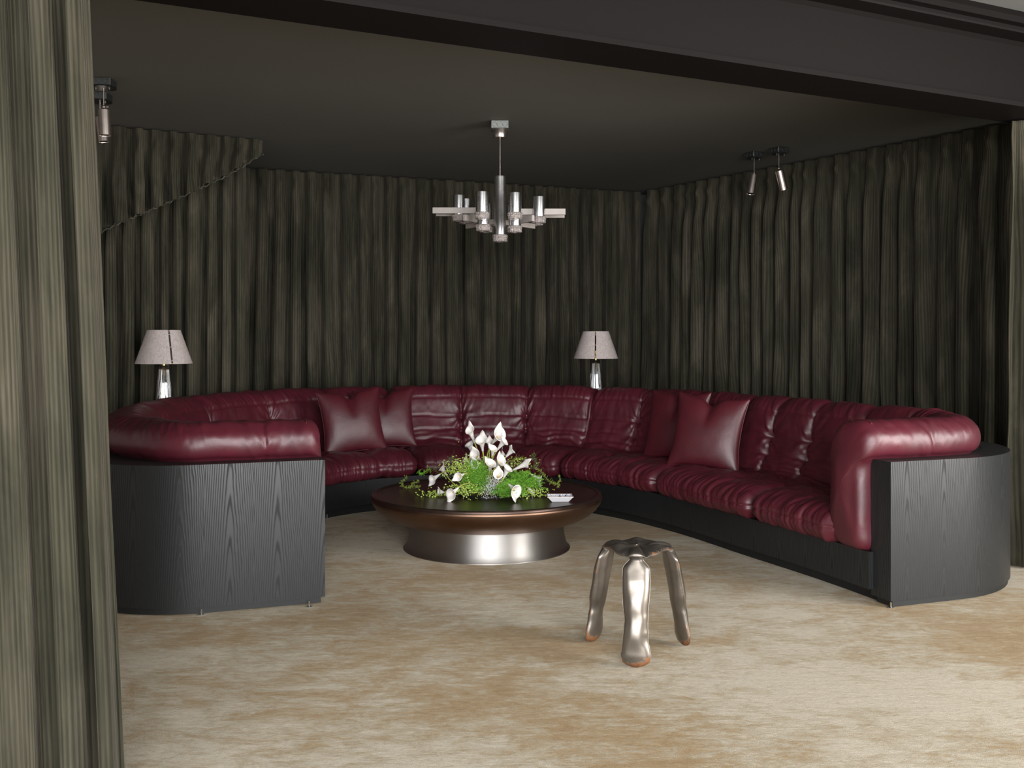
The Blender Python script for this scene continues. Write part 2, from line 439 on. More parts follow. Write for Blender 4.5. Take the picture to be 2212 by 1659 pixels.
for k, (ax, c, a, b, z0, z1) in enumerate([('x', 6.0, .35, 4.25, .3, 2.9), ('y', -3.0, -.7, 1.5, .3, 2.9), ('y', -3.0, 1.8, 4.0, .3, 2.9), ('y', -3.0, -3.75, -1.45, .3, 2.9)]):
    m = MB()
    nv = 3
    for i in range(nv+1):
        p = a+(b-a)*i/nv
        if ax == 'x': m.box((c, p, (z0+z1)/2), (.06, .05, z1-z0))
        else: m.box((p, c, (z0+z1)/2), (.05, .06, z1-z0))
    for z in (z0, z1):
        if ax == 'x': m.box((c, (a+b)/2, z), (.06, b-a, .05))
        else: m.box(((a+b)/2, c, z), (b-a, .06, .05))
    o = m.build('window_%d' % (k+1), M_FRAME, None, 0); o['kind'] = 'structure'
# steel beam (downstand between front room and lounge)
def prism_along(name, prof, mat, a0, a1, parent=None):
    """prof: list of (n, z): n along -BN (towards camera)"""
    v = []
    for a in (a0, a1):
        for n, z in prof: q = BK+BD*a-BN*n; v.append((q[0], q[1], z))
    k = len(prof); f = [(i, (i+1) % k, k+(i+1) % k, k+i) for i in range(k)]
    f += [tuple(range(k))[::-1], tuple(range(k, 2*k))]
    return mesh(name, v, f, mat, parent)
SOF = 2.72
o = prism_along('trim_1', [(0, SOF), (.33, SOF), (.33, SOF+.026), (.315, SOF+.03), (.235, SOF+.035), (.215, SOF+.055), (.215, 3.11),
                 (.235, 3.13), (.345, 3.135), (.35, 3.145), (.35, 3.165), (.0, 3.165), (0, 3.135), (.10, 3.13), (.115, 3.11), (.115, SOF+.055), (.10, SOF+.035), (0, SOF+.03)], M_BEAM, -5.5, 8.6)
o['kind'] = 'structure'; o['label'] = 'black steel I-beam crossing below the ceiling'
o = prism_along('trim_2', [(-.02, 3.165), (.40, 3.165), (.40, 3.20), (.37, 3.26), (-.02, 3.26)], M_BEAM, -5.5, 8.6)
o['kind'] = 'structure'
# ------------------------------------------------------------------ curtains
def curtain(name, label, P0, P1, nside, zb, zt, spacing, amp, seed, parent=None, ov=.42, nz=56, group=None, header=.13,
            flare=(0, 0), mat=None, drift=.5, stretch=1.9, thing=True, hemrough=0, phases=None):
    """P0,P1 plan ends at floor; nside: unit vector towards the room; zb,zt: floats or functions of 0..1 along"""
    rng = random.Random(seed)
    P0 = np.array(P0, float); P1 = np.array(P1, float); Ln = np.linalg.norm(P1-P0); D = (P1-P0)/Ln; Nn = np.array(nside)
    b = [0.0]
    while b[-1] < Ln: b.append(b[-1]+spacing*rng.uniform(.72, 1.3))
    b = np.array(b)*Ln/b[-1]; K = len(b)-1
    if phases is not None: b = np.array(phases)*Ln; K = len(b)-1
    per = 22; c = np.linspace(0, K, K*per+1)
    ci = np.minimum(c.astype(int), K-1)
    s0 = b[ci]+(c-ci)*(b[ci+1]-b[ci]); ws = (b[ci+1]-b[ci])
    A0 = np.array([rng.uniform(.65, 1.25) for _ in range(K+2)]); Ai = A0[ci]+(A0[ci+1]-A0[ci])*(c-ci)
    u = s0/Ln
    zbv = np.array([zb(x) for x in u]) if callable(zb) else np.full_like(u, zb)
    ztv = np.array([zt(x) for x in u]) if callable(zt) else np.full_like(u, zt)
    tv = np.concatenate([np.linspace(0, .9, nz-16, endpoint=False), np.linspace(.9, 1, 16)])
    T = tv[None, :]; C = c[:, None]
    Z = zbv[:, None]+(ztv-zbv)[:, None]*T
    if hemrough: Z = Z+(1-T)**8*hemrough*np.sin(C*2*np.pi*1.0+1)[:, :]
    below = (ztv[:, None]-Z)                      # distance under the heading
    ph = 2*np.pi*C+np.pi+drift*(1-T)*(fbm(C*.45+seed, T*1.3+seed, 2, seed)*2.0)
    env = .5+.5*sstep(header*.5, header*4.2, below)
    env = env*(.75+.35*(1-T))*Ai[:, None]
    # pinch pleats in the heading: the fold is squeezed to a narrow ridge at the stitching line
    pin = np.exp(-((below-header)/(.05))**2)
    cosv = np.cos(ph)
    tri = np.sign(cosv)*np.abs(cosv)**.75
    yoff = amp*env*tri+amp*.35*env*np.cos(ph*2+1.3+3*vnoise(C*.7, T*2, seed+3))*sstep(.1, .5, below)
    yoff = yoff+pin*amp*.40*np.exp(-((np.mod(C, 1)-.5)/.10)**2)
    yoff = yoff+.012*vnoise(C*5, T*6, seed+5)*sstep(.02, .1, below)*np.minimum(1, amp/.04)
    xoff = ov*ws[:, None]*env*np.sin(2*ph)*.42+ws[:, None]*.5*fbm(C*.35, T*.9, 2, seed+9)*(1-T)*drift
    xoff = xoff*(np.minimum(1, np.minimum(C, K-C)/.6))
    fl = flare[0]*(1-u)[:, None]*(1-T)+flare[1]*u[:, None]*(1-T)
    X = P0[0]+D[0]*(s0[:, None]+xoff+fl)+Nn[0]*yoff
    Y = P0[1]+D[1]*(s0[:, None]+xoff+fl)+Nn[1]*yoff
    P = np.stack([X, Y, Z+0*X], -1)
    UV = np.stack([np.repeat((s0*stretch)[:, None], len(tv), 1), Z+0*X], -1)
    o = grid(name, P, mat or M_VELVET, parent, UV)
    sol = o.modifiers.new('thick', 'SOLIDIFY'); sol.thickness = .006; sol.offset = 0
    if thing: tag(o, label, 'curtain', group)
    return o, P
nB = (-BN[0]*0+.376*1, 0)
NB = np.array([.376, -.927])          # back wall: towards the room
sRE = float((.10-(CB-BK)@BN)/(DR@BN))
NR = np.array([-.845, -.535])         # right wall: towards the room
curtain('velvet_curtain', 'olive corduroy velvet curtain covering the back wall behind the centre of the sofa', off(CB, DB, -5.0, NB, .0), off(CB, DB, .0, NB, 0), NB, .012, ZC-.012, .165, .080, 11)
curtain('velvet_curtain', 'olive-brown corduroy velvet curtain covering the right wall behind the sofa', off(CB, DR, .06, NR, .02), off(CB, DR, sRE, NR, .02), NR, .012, ZC-.012, .180, .085, 23, nz=60)
# staircase bulkhead wrapped in curtains, upper left
dS = 2180*(ZC-CH)
SA = np.array([px(-300, dS/(728-225)), dS/(728-225)]); SB = np.array([px(562, dS/(728-304)), dS/(728-304)])
DS = (SB-SA)/np.linalg.norm(SB-SA); NS = np.array([DS[1], -DS[0]])
LS = np.linalg.norm(SB-SA)
def diag(p_off):
    """height of the sloping stair edge at fraction u along SA-SB, from the picture's diagonal"""
    def f(u):
        p = SA+(SB-SA)*u; d = p[1]; x = 1106+p[0]/d*F
        y = np.interp(x, [-300, 40, 180, 250, 330, 380, 430, 480, 520, 548, 562], [661, 562, 521, 486, 452, 431, 408, 385, 362, 343, 335])
        return CH+(HY-y)/F*d+p_off
    return f
curtain('velvet_curtain', 'dark short curtain with pinch pleats and sloping hem at the upper left', SA+NS*.10, SB+NS*.10, NS, diag(0), ZC-.012, .150, .065, 5, ov=.3, header=.12, hemrough=.006, drift=.35, nz=44)
fS = 1-.035/LS
SB2 = SA+(SB-SA)*fS
def diag2(u): return diag(.14)(u*fS)
curtain('velvet_curtain', 'dark corduroy velvet curtain hanging below the sloping stair edge behind the left lamp', SA-NS*.33, SB2-NS*.33, NS, .012, diag2, .14, .06, 31, header=.08, nz=60)
# hem cord along the slope
m = MB(); pts = []
f = diag(0)
for i in range(150):
    u = i/149; p = SA+NS*(.105+.03*math.sin(i*1.35))+(SB-SA)*u
    pts.append((p[0], p[1], f(u)-.004+.008*math.sin(i*2.1)))
m.tube(pts, .006, 5)
tag(m.build('hem_cord', plain('hem_cord_fabric', (.085, .085, .06), .8)), 'thin piped hem cord running along the sloping stair edge at upper left', 'cord')
# soffit of the staircase behind the curtains
q0 = SA-NS*.05; q1 = SB-NS*.05; q2 = q1-NS*.85; q3 = q0-NS*.85
v = [(q0[0], q0[1], diag(.20)(0)), (q1[0], q1[1], diag(.20)(1)), (q2[0], q2[1], diag(.20)(1)), (q3[0], q3[1], diag(.20)(0)),
     (q0[0], q0[1], ZC), (q1[0], q1[1], ZC), (q2[0], q2[1], ZC), (q3[0], q3[1], ZC)]
o = mesh('wall_stair', v, [(0, 1, 2, 3), (4, 7, 6, 5), (0, 4, 5, 1), (1, 5, 6, 2), (2, 6, 7, 3), (3, 7, 4, 0)], M_WALL); o['kind'] = 'structure'
# near curtain at the left edge of the frame and its twin at the right
M_VELVET2 = m_velvet('olive_corduroy_velvet_near', .0125, .86, .25)
dE = 2.95
curtain('velvet_curtain', 'tall olive corduroy velvet curtain in the near foreground at the left edge', (px(160, dE)-1.25, dE-.42), (px(163, dE), dE), (.32, -.947), .012, ZF-.02, .15, .055, 41,
        flare=(0, .135), mat=M_VELVET2, drift=.22, nz=70, stretch=2.2, ov=.35, phases=[0, .14, .3, .45, .60, .74, .865, .945, 1.0])
fr = np.array([px(2192, 6.1), 6.1])
curtain('velvet_curtain', 'olive velvet curtain hanging from the beam at the far right edge', fr, off(fr, (.9, .44), 1.1), (.44, -.9), .012, SOF-.01, .16, .045, 57, drift=.25, nz=50)
# ------------------------------------------------------------------ sofa plan curves
def catmull(P, n=24):
    P = np.array(P, float); Q = np.vstack([2*P[0]-P[1], P, 2*P[-1]-P[-2]]); out = []
    for i in range(1, len(Q)-2):
        t = np.linspace(0, 1, n, endpoint=False)[:, None]
        p0, p1, p2, p3 = Q[i-1], Q[i], Q[i+1], Q[i+2]
        out.append(.5*((2*p1)+(-p0+p2)*t+(2*p0-5*p1+4*p2-p3)*t**2+(-p0+3*p1-3*p2+p3)*t**3))
    out.append(P[-1:]); return np.vstack(out)
def resample(P, step):
    d = np.r_[0, np.cumsum(np.linalg.norm(np.diff(P, axis=0), axis=1))]
    n = max(4, int(round(d[-1]/step))); s = np.linspace(0, d[-1], n+1)
    return np.stack([np.interp(s, d, P[:, k]) for k in range(P.shape[1])], 1)
def smoothc(P, sig):
    n = len(P); r = int(3*sig); k = np.exp(-.5*(np.arange(-r, r+1)/sig)**2); k /= k.sum()
    ext = np.vstack([2*P[0]-P[r:0:-1], P, 2*P[-1]-P[-2:-r-2:-1]])
    return np.stack([np.convolve(ext[:, j], k, 'valid') for j in range(2)], 1)
def tang(P):
    t = np.gradient(P, axis=0); return t/np.linalg.norm(t, axis=1)[:, None]
K = catmull([(1.965, 5.30), (1.912, 5.45), (1.763, 5.86), (1.485, 6.49), (1.163, 7.25), (.68, 7.98), (.10, 8.40), (-.52, 8.43), (-1.09, 8.16), (-1.46, 7.78),
             (-1.66, 7.30), (-1.67, 6.75), (-1.52, 6.2), (-1.22, 5.62), (-1.12, 5.42)])
K = smoothc(resample(K, .02), 9); K = resample(K, .02)
TK = tang(K); NK = np.stack([TK[:, 1], -TK[:, 0]], 1)      # outward normal (check sign below)
cen = K.mean(0)
if ((K-cen)*NK).sum() < 0: NK = -NK
W = 1.15
dd = np.array([.9405, .3398]); aa = np.array([-.3398, .9405])
PR = np.array([1.95, 5.195]); PL = np.array([-.981, 5.295])
W = 1.15+.075*(1-sstep(0, 2.5, np.arange(len(K))*.02))
Oc = K+NK*W[:, None]
def corner(P0, d, Lp, R, end):
    """straight along d then a bezier corner into the offset curve"""
    idx = range(len(Oc)) if end == 0 else range(len(Oc)-1, -1, -1)
    tP = P0@aa
    for i in idx:
        if Oc[i]@aa > tP+R and ((end == 0 and i > 5) or (end == 1 and i < len(Oc)-5)): break
    B = Oc[i]; T = TK[i] if end == 0 else -TK[i]
    Lp = abs((B-P0)@d)
    A = P0+d*(Lp-R)
    s = np.linspace(0, 1, 40)[:, None]; h = .56*R
    C1 = A+d*h; C2 = B-T*h
    bz = (1-s)**3*A+3*(1-s)**2*s*C1+3*(1-s)*s**2*C2+s**3*B
    st = P0+(A-P0)*np.linspace(0, 1, 30)[:, None][:-1]
    return np.vstack([st, bz]), i
c0, i0 = corner(PR, dd, 1.2, .78, 0)
c1, i1 = corner(PL, -dd, 1.2, .72, 1)
O = np.vstack([c0[:-1], Oc[i0:i1+1], c1[::-1][1:]])
O = resample(O, .02); O = smoothc(O, 2.2); O = resample(O, .02)
TO = tang(O); NO = np.stack([TO[:, 1], -TO[:, 0]], 1)
if ((O-O.mean(0))*NO).sum() < 0: NO = -NO
LO = .02*(len(O)-1)*1.0
sO = np.r_[0, np.cumsum(np.linalg.norm(np.diff(O, axis=0), axis=1))]; sK = np.r_[0, np.cumsum(np.linalg.norm(np.diff(K, axis=0), axis=1))]
def at(path, nrm, s, sp, smooth_n=0):
    p = np.stack([np.interp(s, sp, path[:, k]) for k in (0, 1)], -1); n = np.stack([np.interp(s, sp, nrm[:, k]) for k in (0, 1)], -1)
    return p, n/np.linalg.norm(n, axis=-1, keepdims=True)
def sweep_panel(name, path, nrm, s, sec, mat, parent, sgn=-1, caps=True):
    """hard-edged sweep; sec = closed list of (q, z), q measured along sgn*normal"""
    n = len(path); V = []; Fc = []; UVs = []; b = 0; k = len(sec); acc = 0
    for i in range(k):
        (qa, za), (qb, zb_) = sec[i], sec[(i+1) % k]
        l = math.hypot(qb-qa, zb_-za)
        hor = abs(zb_-za) < 1e-6
        for j in range(n):
            pa = path[j]+sgn*nrm[j]*qa; pb = path[j]+sgn*nrm[j]*qb
            V += [(pa[0], pa[1], za), (pb[0], pb[1], zb_)]
            UVs += [(s[j], za if not hor else qa), (s[j], zb_ if not hor else qb)]
        for j in range(n-1): Fc.append((b+2*j, b+2*j+1, b+2*j+3, b+2*j+2))
        b += 2*n
    if caps:
        for j in (0, n-1):
            for q, z in sec:
                p = path[j]+sgn*nrm[j]*q; V.append((p[0], p[1], z)); UVs.append((q+3, z))
            Fc.append(tuple(range(b, b+k)) if j == 0 else tuple(range(b, b+k))[::-1]); b += k
    me_o = mesh(name, V, Fc, mat, parent, True, np.array(UVs))
    try: me_o.data.set_sharp_from_angle(angle=math.radians(30))
    except Exception: pass
    return me_o
ZA = .756
sofa = empty('sectional_sofa', (float(cen[0]), float(cen[1]), 0), 'large U-shaped burgundy leather sectional sofa in a curved black oak shell', 'sofa')
sofa_inv = Matrix.Translation((-float(cen[0]), -float(cen[1]), 0))
def sp_parent(o):
    o.parent = sofa; o.matrix_parent_inverse = sofa_inv; return o
def keep(o, p):
    """child of a sofa part whose own world position is the origin frame"""
    o.parent = p; return o
o = sp_parent(sweep_panel('outer_shell', O, NO, sO, [(0, .038), (0, ZA), (.15, ZA), (.15, .038)], M_OAK, None)); o['label'] = 'curved black-stained oak outer shell with cathedral grain'
sp_parent(sweep_panel('shell_plinth', O[1:-1], NO[1:-1], sO[1:-1], [(.012, .006), (.012, .042), (.13, .042), (.13, .006)], M_KICK, None))
Oe = np.vstack([O[0]-TO[0]*.10, O[0]-TO[0]*.05, O]); NOe = np.vstack([NO[:1], NO[:1], NO]); sOe = np.r_[-.10, -.05, sO]
jj = slice(int(.5/.02), len(O)-int(.5/.02))
sp_parent(sweep_panel('rear_ledge', O[jj], NO[jj], sO[jj], [(.148, ZA-.03), (.148, ZA-.001), (.40, ZA-.001), (.40, ZA-.03)], M_OAK, None))
e = 2
sp_parent(sweep_panel('base_panel', K[e:-e], NK[e:-e], sK[e:-e], [(-.08, .072), (-.08, .268), (.5, .268), (.5, .24), (-.05, .24), (-.05, .072)], M_OAK, None, sgn=1))
sp_parent(sweep_panel('recessed_kick', K[e:-e], NK[e:-e], sK[e:-e], [(0, .0), (0, .09), (.03, .09), (.03, .0)], M_KICK, None, sgn=1))
# levelling feet
for (fx, fd) in [(px(433, 5.07), 5.085), (px(667, 5.22), 5.235), (px(1927, 5.2), 5.215), (px(706.5, 7.8), 7.80)]:
    m = MB(); m.lathe([(.016, 0), (.016, .004), (.005, .006), (.005, .03), (0, .03)], (fx, fd, 0), 12)
    o = sp_parent(m.build('levelling_foot', M_CHROME, None)); 
# ------------------------------------------------------------------ leather cushions
def resample_closed(sec, n):
    P = np.array(sec, float); m = len(P); Q = np.vstack([P[-1:], P, P[:2]]); out = []
    for i in range(1, m+1):
        t = np.linspace(0, 1, 16, endpoint=False)[:, None]; p0, p1, p2, p3 = Q[i-1], Q[i], Q[i+1], Q[(i+2)]
        out.append(.5*((2*p1)+(-p0+p2)*t+(2*p0-5*p1+4*p2-p3)*t**2+(-p0+3*p1-3*p2+p3)*t**3))
    C = np.vstack(out+[P[:1]])
    d = np.r_[0, np.cumsum(np.linalg.norm(np.diff(C, axis=0), axis=1))]; s = np.linspace(0, d[-1], n, endpoint=False)
    return np.stack([np.interp(s, d, C[:, 0]), np.interp(s, d, C[:, 1])], 1)
NV = 150
ARM = resample_closed([(.135, .757), (.10, .785), (.085, .84), (.10, .90), (.165, .95), (.25, .955), (.35, .925), (.42, .85), (.445, .72), (.45, .58), (.455, .45), (.46, .36), (.40, .28), (.17, .272), (.155, .5), (.155, .7)], NV)
BACK = resample_closed([(.26, .757), (.215, .79), (.20, .84), (.23, .91), (.31, .955), (.40, .955), (.47, .91), (.515, .83), (.55, .71), (.60, .58), (.66, .475), (.74, .41), (.70, .33), (.45, .30), (.37, .5), (.33, .7)], NV)
SEAT = resample_closed([(-.05, .272), (-.115, .285), (-.15, .33), (-.15, .385), (-.11, .43), (-.03, .46), (.10, .474), (.26, .462), (.42, .44), (.54, .42), (.60, .37), (.50, .30), (.30, .272), (.1, .272)], NV)
def cushion(name, path, nrm, sp, s0, s1, secf, sgn, seed, cols, seat=False, rl=.055, rr=.055, du=.0085, seamz=None, parent=None, flat0=False, flat1=False, gather=1.0):
    """puffy leather cushion swept along a plan curve between s0..s1"""
    L_ = s1-s0; nr = 7
    th = np.linspace(0, np.pi/2, nr)
    a = [(s0+rl*(1-math.sin(t)), rl*(1-math.cos(t))) for t in th[::-1]]       # (s, inset): s0 end
    left = [(s0+rl*(1-math.cos(t)), rl*(1-math.sin(t))) for t in th]
    mid = [(x, 0.0) for x in np.linspace(s0+rl, s1-rr, max(6, int((L_-rl-rr)/du)))[1:-1]]
    right = [(s1-rr*(1-math.cos(t)), rr*(1-math.sin(t))) for t in th[::-1]]
    rings = left+mid+right
    cl = [(s0-.012*(1-f)*0, rl, f) for f in (0.0, .35, .7)]
    S = np.array([r[0] for r in rings]); I = np.array([r[1] for r in rings])
    pb, nb = at(path, nrm, S, sp)
    sec = np.stack([secf(s) for s in S])                      # (n, NV, 2)
    c = sec.mean(1, keepdims=True)
    ext = np.maximum(np.abs(sec-c).max(1, keepdims=True), .06)
    sec = c+(sec-c)*(1-I[:, None, None]/ext)
    q = sec[..., 0]; z = sec[..., 1]
    P = np.empty(sec.shape[:2]+(3,))
    P[..., 0] = pb[:, None, 0]+sgn*nb[:, None, 0]*q; P[..., 1] = pb[:, None, 1]+sgn*nb[:, None, 1]*q; P[..., 2] = z
    # normals
    du_ = np.gradient(P, axis=0); dv_ = np.roll(P, -1, 1)-np.roll(P, 1, 1)
    Nn = np.cross(du_, dv_); Nn /= np.linalg.norm(Nn, axis=-1, keepdims=True)+1e-9
    cc = P.mean(1, keepdims=True)
    if ((P-cc)*Nn).sum() < 0: Nn = -Nn
    u = (S-s0)[:, None]+0*q; f = u/L_
    fade = 1-np.clip(I/max(rl, 1e-3), 0, 1)[:, None]
    cp = np.array([0]+list(cols)+[1.0])
    fc = np.clip(f, 0, .99999); k = np.searchsorted(cp, fc, side='right')-1
    wloc = (cp[k+1]-cp[k])*L_; x = (fc-cp[k])/(cp[k+1]-cp[k])
    dch = np.minimum(x, 1-x)*wloc                              # distance to nearest channel
    disp = .022*(np.sin(np.pi*x)**.6)-.016
    chan = np.zeros_like(f)
    for cx in cols:
        dx = (f-cx)*L_; chan += np.exp(-(np.abs(dx)/.012)**1.3)
    n = seed*7.3
    vperim = np.linspace(0, 1, NV, endpoint=False)[None, :]*(3.0 if not seat else 3.4)
    if not seat:
        front = sstep(.16, .3, q-0*z) if True else 1
        inner = sstep(.30, .42, q)
        disp = disp*inner+0
        disp -= .017*chan*inner
        disp -= .007*chan*(1-inner)
        for zz, st in ((.865, .006), (.70, .008), (.585, .008)):
            zj = zz+.008*vnoise(u*5, zz*10, seed)
            disp -= st*np.exp(-((z-zj)/.007)**2)*inner
        # buttons with star wrinkles
        for cx in cols:
            for zb in (.70, .585):
                dx = (f-cx)*L_; dz = (z-zb); r = np.sqrt(dx**2+dz**2); an = np.arctan2(dz, dx)
                disp -= .030*np.exp(-(r/.035)**2)*inner
                w = np.sin(an*9+3*vnoise(an*1.5+n, zb*3, seed))*np.exp(-r/.13)*(1-np.exp(-(r/.03)**2))
                disp += .0065*w*inner*np.where(zb > .65, 1, .5)
        # pull folds fanning from the channels, rising towards the top roll
        g = fbm(u*26+z*14*np.sign(x-.5)+n, z*5+u*3, 3, seed)
        disp += gather*.0085*g*np.exp(-dch/.07)*sstep(.55, .75, z)
        # compression folds above the seat
        zone = np.exp(-((z-.47)/.075)**2)*inner
        g2 = fbm(u*2.6+n, z*46+1.1*vnoise(u*6, z*4, seed+2), 2, seed+4)
        disp += .014*g2*zone
        # gathers along the top roll running across it
        top = sstep(.82, .92, z)
        g3 = 1-np.abs(fbm(u*15+vperim*2.2+n, vperim*2.3, 3, seed+8))
        disp += gather*.0075*(g3-.6)*top
        disp += .004*fbm(u*7+n, z*8+q*7, 3, seed+12)
    else:
        frontz = np.exp(-((q+.14)/.09)**2)
        disp = disp*.9*sstep(-.2, .1, q)+.004
        disp -= .010*chan*sstep(-.16, -.02, q)*(z > .3)
        seam = np.exp(-((z-.355-.012*vnoise(u*9, 0.3, seed))/.008)**2)*(q < .0)
        disp -= .007*seam
        g = 1-np.abs(fbm(u*22+n+q*3, vperim*1.7, 3, seed))
        disp += gather*.011*(g-.65)*np.exp(-((q+.12)/.10)**2)
        g2 = 1-np.abs(fbm(u*9+q*5+n, q*10-u*2, 3, seed+3))
        disp += .009*(g2-.6)*sstep(-.05, .1, q)*(z > .35)
        zone = sstep(.30, .44, q)*(z > .36)
        disp += .012*fbm(u*2.5, q*40+vnoise(u*7, q*6, seed), 2, seed+5)*zone
        disp += .004*fbm(u*7+n, q*9, 3, seed+12)
    ef = .02+.98*np.minimum(1, fade*1.5)
    P = P+Nn*(disp*ef*(1.45 if gather == 1.0 else 1.0))[..., None]
    P[..., 2] = np.maximum(P[..., 2], .2695)
    # closing caps
    caps0 = []; caps1 = []
    for fct in (.3, .62, .85):
        c0_ = P[0].mean(0); r0 = c0_+(P[0]-c0_)*(1-fct); bul = .028*math.sin(fct*math.pi/2)
        pb0, nb0 = at(path, nrm, np.array([s0]), sp); t0 = np.array([nb0[0][1], -nb0[0][0], 0]); 
        dirv = (P[0]-P[3]).mean(0); dirv /= np.linalg.norm(dirv)+1e-9
        wr = 0*fbm(np.arange(NV)*.21, fct*6, 2, seed)
        caps0.append(r0+dirv*(bul+wr[:, None]))
        c1_ = P[-1].mean(0); r1 = c1_+(P[-1]-c1_)*(1-fct); dirv = (P[-1]-P[-4]).mean(0); dirv /= np.linalg.norm(dirv)+1e-9
        caps1.append(r1+dirv*(bul+wr[:, None]))
    PP = np.concatenate([np.stack(caps0[::-1]), P, np.stack(caps1)])
    nn = len(PP); V = PP.reshape(-1, 3)
    idx = np.arange(nn*NV).reshape(nn, NV); idx2 = np.concatenate([idx, idx[:, :1]], 1)
    Fq = np.stack([idx2[:-1, :-1], idx2[1:, :-1], idx2[1:, 1:], idx2[:-1, 1:]], -1).reshape(-1, 4).tolist()
    b = len(V); V = np.vstack([V, PP[0].mean(0), PP[-1].mean(0)])
    for j in range(NV):
        Fq.append((b, idx[0, j], idx[0, (j+1) % NV])); Fq.append((b+1, idx[-1, (j+1) % NV], idx[-1, j]))
    o = mesh(name, V, Fq, M_LEATHER, None, True)
    sp_parent(o)
    return o, P, Nn
def row_piping(o, P, Nn, target, r=.0028, i0=0, i1=None, name='piping'):
    """thin piping along the row nearest to target(q-like test on z) on the room side"""
    pts = P[i0:i1, target]+Nn[i0:i1, target]*.001
    m = MB(); m.tube(pts[::2].tolist(), r, 5)
    p = m.build(name, M_PIPE, None, 0); p.parent = o
    return p
def ring_piping(o, P, Nn, i, j0, j1, r=.003):
    m = MB(); m.tube((P[i, j0:j1]+Nn[i, j0:j1]*.001).tolist(), r, 5)
    p = m.build('piping', M_PIPE, None, 0); p.parent = o; return p
def proj(s, q, z, path=None, nrm=None, spp=None, sgn=-1):
    p, n = at(path, nrm, np.atleast_1d(s), spp); p = p+sgn*n*q
    return 1106+F*p[:, 0]/p[:, 1]
sarr = np.linspace(0, sO[-1], 1500); xs = proj(sarr, .32, .95, O, NO, sO)
imax = int(np.argmax(xs)); imin = imax+int(np.argmin(xs[imax:]))
def s_of(x, part='back'):
    rng_ = {'right': (0, imax), 'back': (imax, imin), 'left': (imin, len(xs)-1)}[part]
    seg = slice(rng_[0], rng_[1]+1); a = xs[seg]; ss = sarr[seg]
    return float(ss[np.argmin(np.abs(a-x))])
karr = np.linspace(0, sK[-1], 1200); kx = proj(karr, -.14, .4, K, NK, sK, 1)
def k_of(x, lo=0, hi=None):
    hi = hi or sK[-1]; m_ = (karr >= lo) & (karr <= hi)
    return float(karr[m_][np.argmin(np.abs(kx[m_]-x))])
def wcorner(s):
    a = sstep(.62, 1.25, np.array(s)); b = sstep(.62, 1.25, np.array(sO[-1]-s)); return float(a*b)
def secback(s): 
    w_ = wcorner(s); return ARM*(1-w_)+BACK*w_
bx_ = [s_of(1905), s_of(1645), s_of(1297), s_of(836), s_of(408)]
kz = int(np.argmin(np.abs(BACK[:, 1]-.865)+(BACK[:, 0] < .42)*9))
specs = [
  ('arm_cushion', -.075, bx_[0], [s_of(1969, 'right')/bx_[0], .62, .82], 'smooth burgundy leather right arm cushion wrapping the corner'),
  ('back_cushion', bx_[0], bx_[1], [.36, .70], None),
  ('back_cushion', bx_[1], bx_[2], [.34, .68], None),
  ('back_cushion', bx_[2], bx_[3], [(s_of(1145.5)-bx_[2])/(bx_[3]-bx_[2]), (s_of(992)-bx_[2])/(bx_[3]-bx_[2])], None),
  ('back_cushion', bx_[3], bx_[4], [(s_of(690)-bx_[3])/(bx_[4]-bx_[3]), (s_of(549)-bx_[3])/(bx_[4]-bx_[3])], None),
  ('arm_cushion', bx_[4], sO[-1], None, 'smooth burgundy leather left arm cushion wrapping the corner'),
]
M_BUTTON = plain('burgundy_button', (.17, .02, .028), .35)
sl = s_of(272, 'left')
for k, (nm, a_, b_, cols, lab) in enumerate(specs):
    if cols is None: cols = [.25, (sl-a_)/(b_-a_), (s_of(565, 'left')-a_)/(b_-a_)]
    arm = nm == 'arm_cushion'
    o, P, Nn = cushion(nm, Oe, NOe, sOe, a_+(.004 if k else 0), b_-(.004 if k < 5 else 0), secback, -1, 3+k, cols, rl=.075, rr=.075, gather=.9 if arm else 1.0)
    if lab: o['label'] = lab
    row_piping(o, P, Nn, kz, .0022, 6, -6)
    if k == 0: ring_piping(o, P, Nn, 6, 18, 100)
    if k == 5: ring_piping(o, P, Nn, -7, 18, 100)
    if not arm:
        nrow = len(P)
        for cx in cols:
            i = int(np.argmin(np.abs(np.linspace(0, 1, nrow)-cx)))
            for zb in (.70, .585):
                j = int(np.argmin(np.abs(P[i, :, 2]-zb)+(secback(a_+cx*(b_-a_))[:, 0] < .44)*9))
                c = P[i, j]+Nn[i, j]*.002; mb = MB()
                mb.lathe([(.0, -.005), (.011, -.004), (.013, .001), (.008, .005), (0, .006)], c, 12, Vector(Nn[i, j]).to_track_quat('Z', 'Y').to_matrix())
                p = mb.build('tufting_button', M_BUTTON, None); p.parent = o
kb = [0.235, k_of(1618, 0, 3), k_of(1413, 0, 4), k_of(1203, 0, 5), k_of(907, 2, 7)]
# left leg seams (hidden behind the left arm, one division halfway)
kb += [kb[-1]+1.15, sK[-1]-.05]
kfm = int(np.argmin(np.abs(SEAT[:, 1]-.357)+(SEAT[:, 0] > -.1)*9))
for k in range(len(kb)-1):
    o, P, Nn = cushion('seat_cushion', K, NK, sK, kb[k]+.006, kb[k+1]-.006, lambda s: SEAT, 1, 21+k, [.35, .68] if k not in (0,) else [.5], seat=True, rl=.08, rr=.08)
    row_piping(o, P, Nn, kfm, .0025, 5, -5)
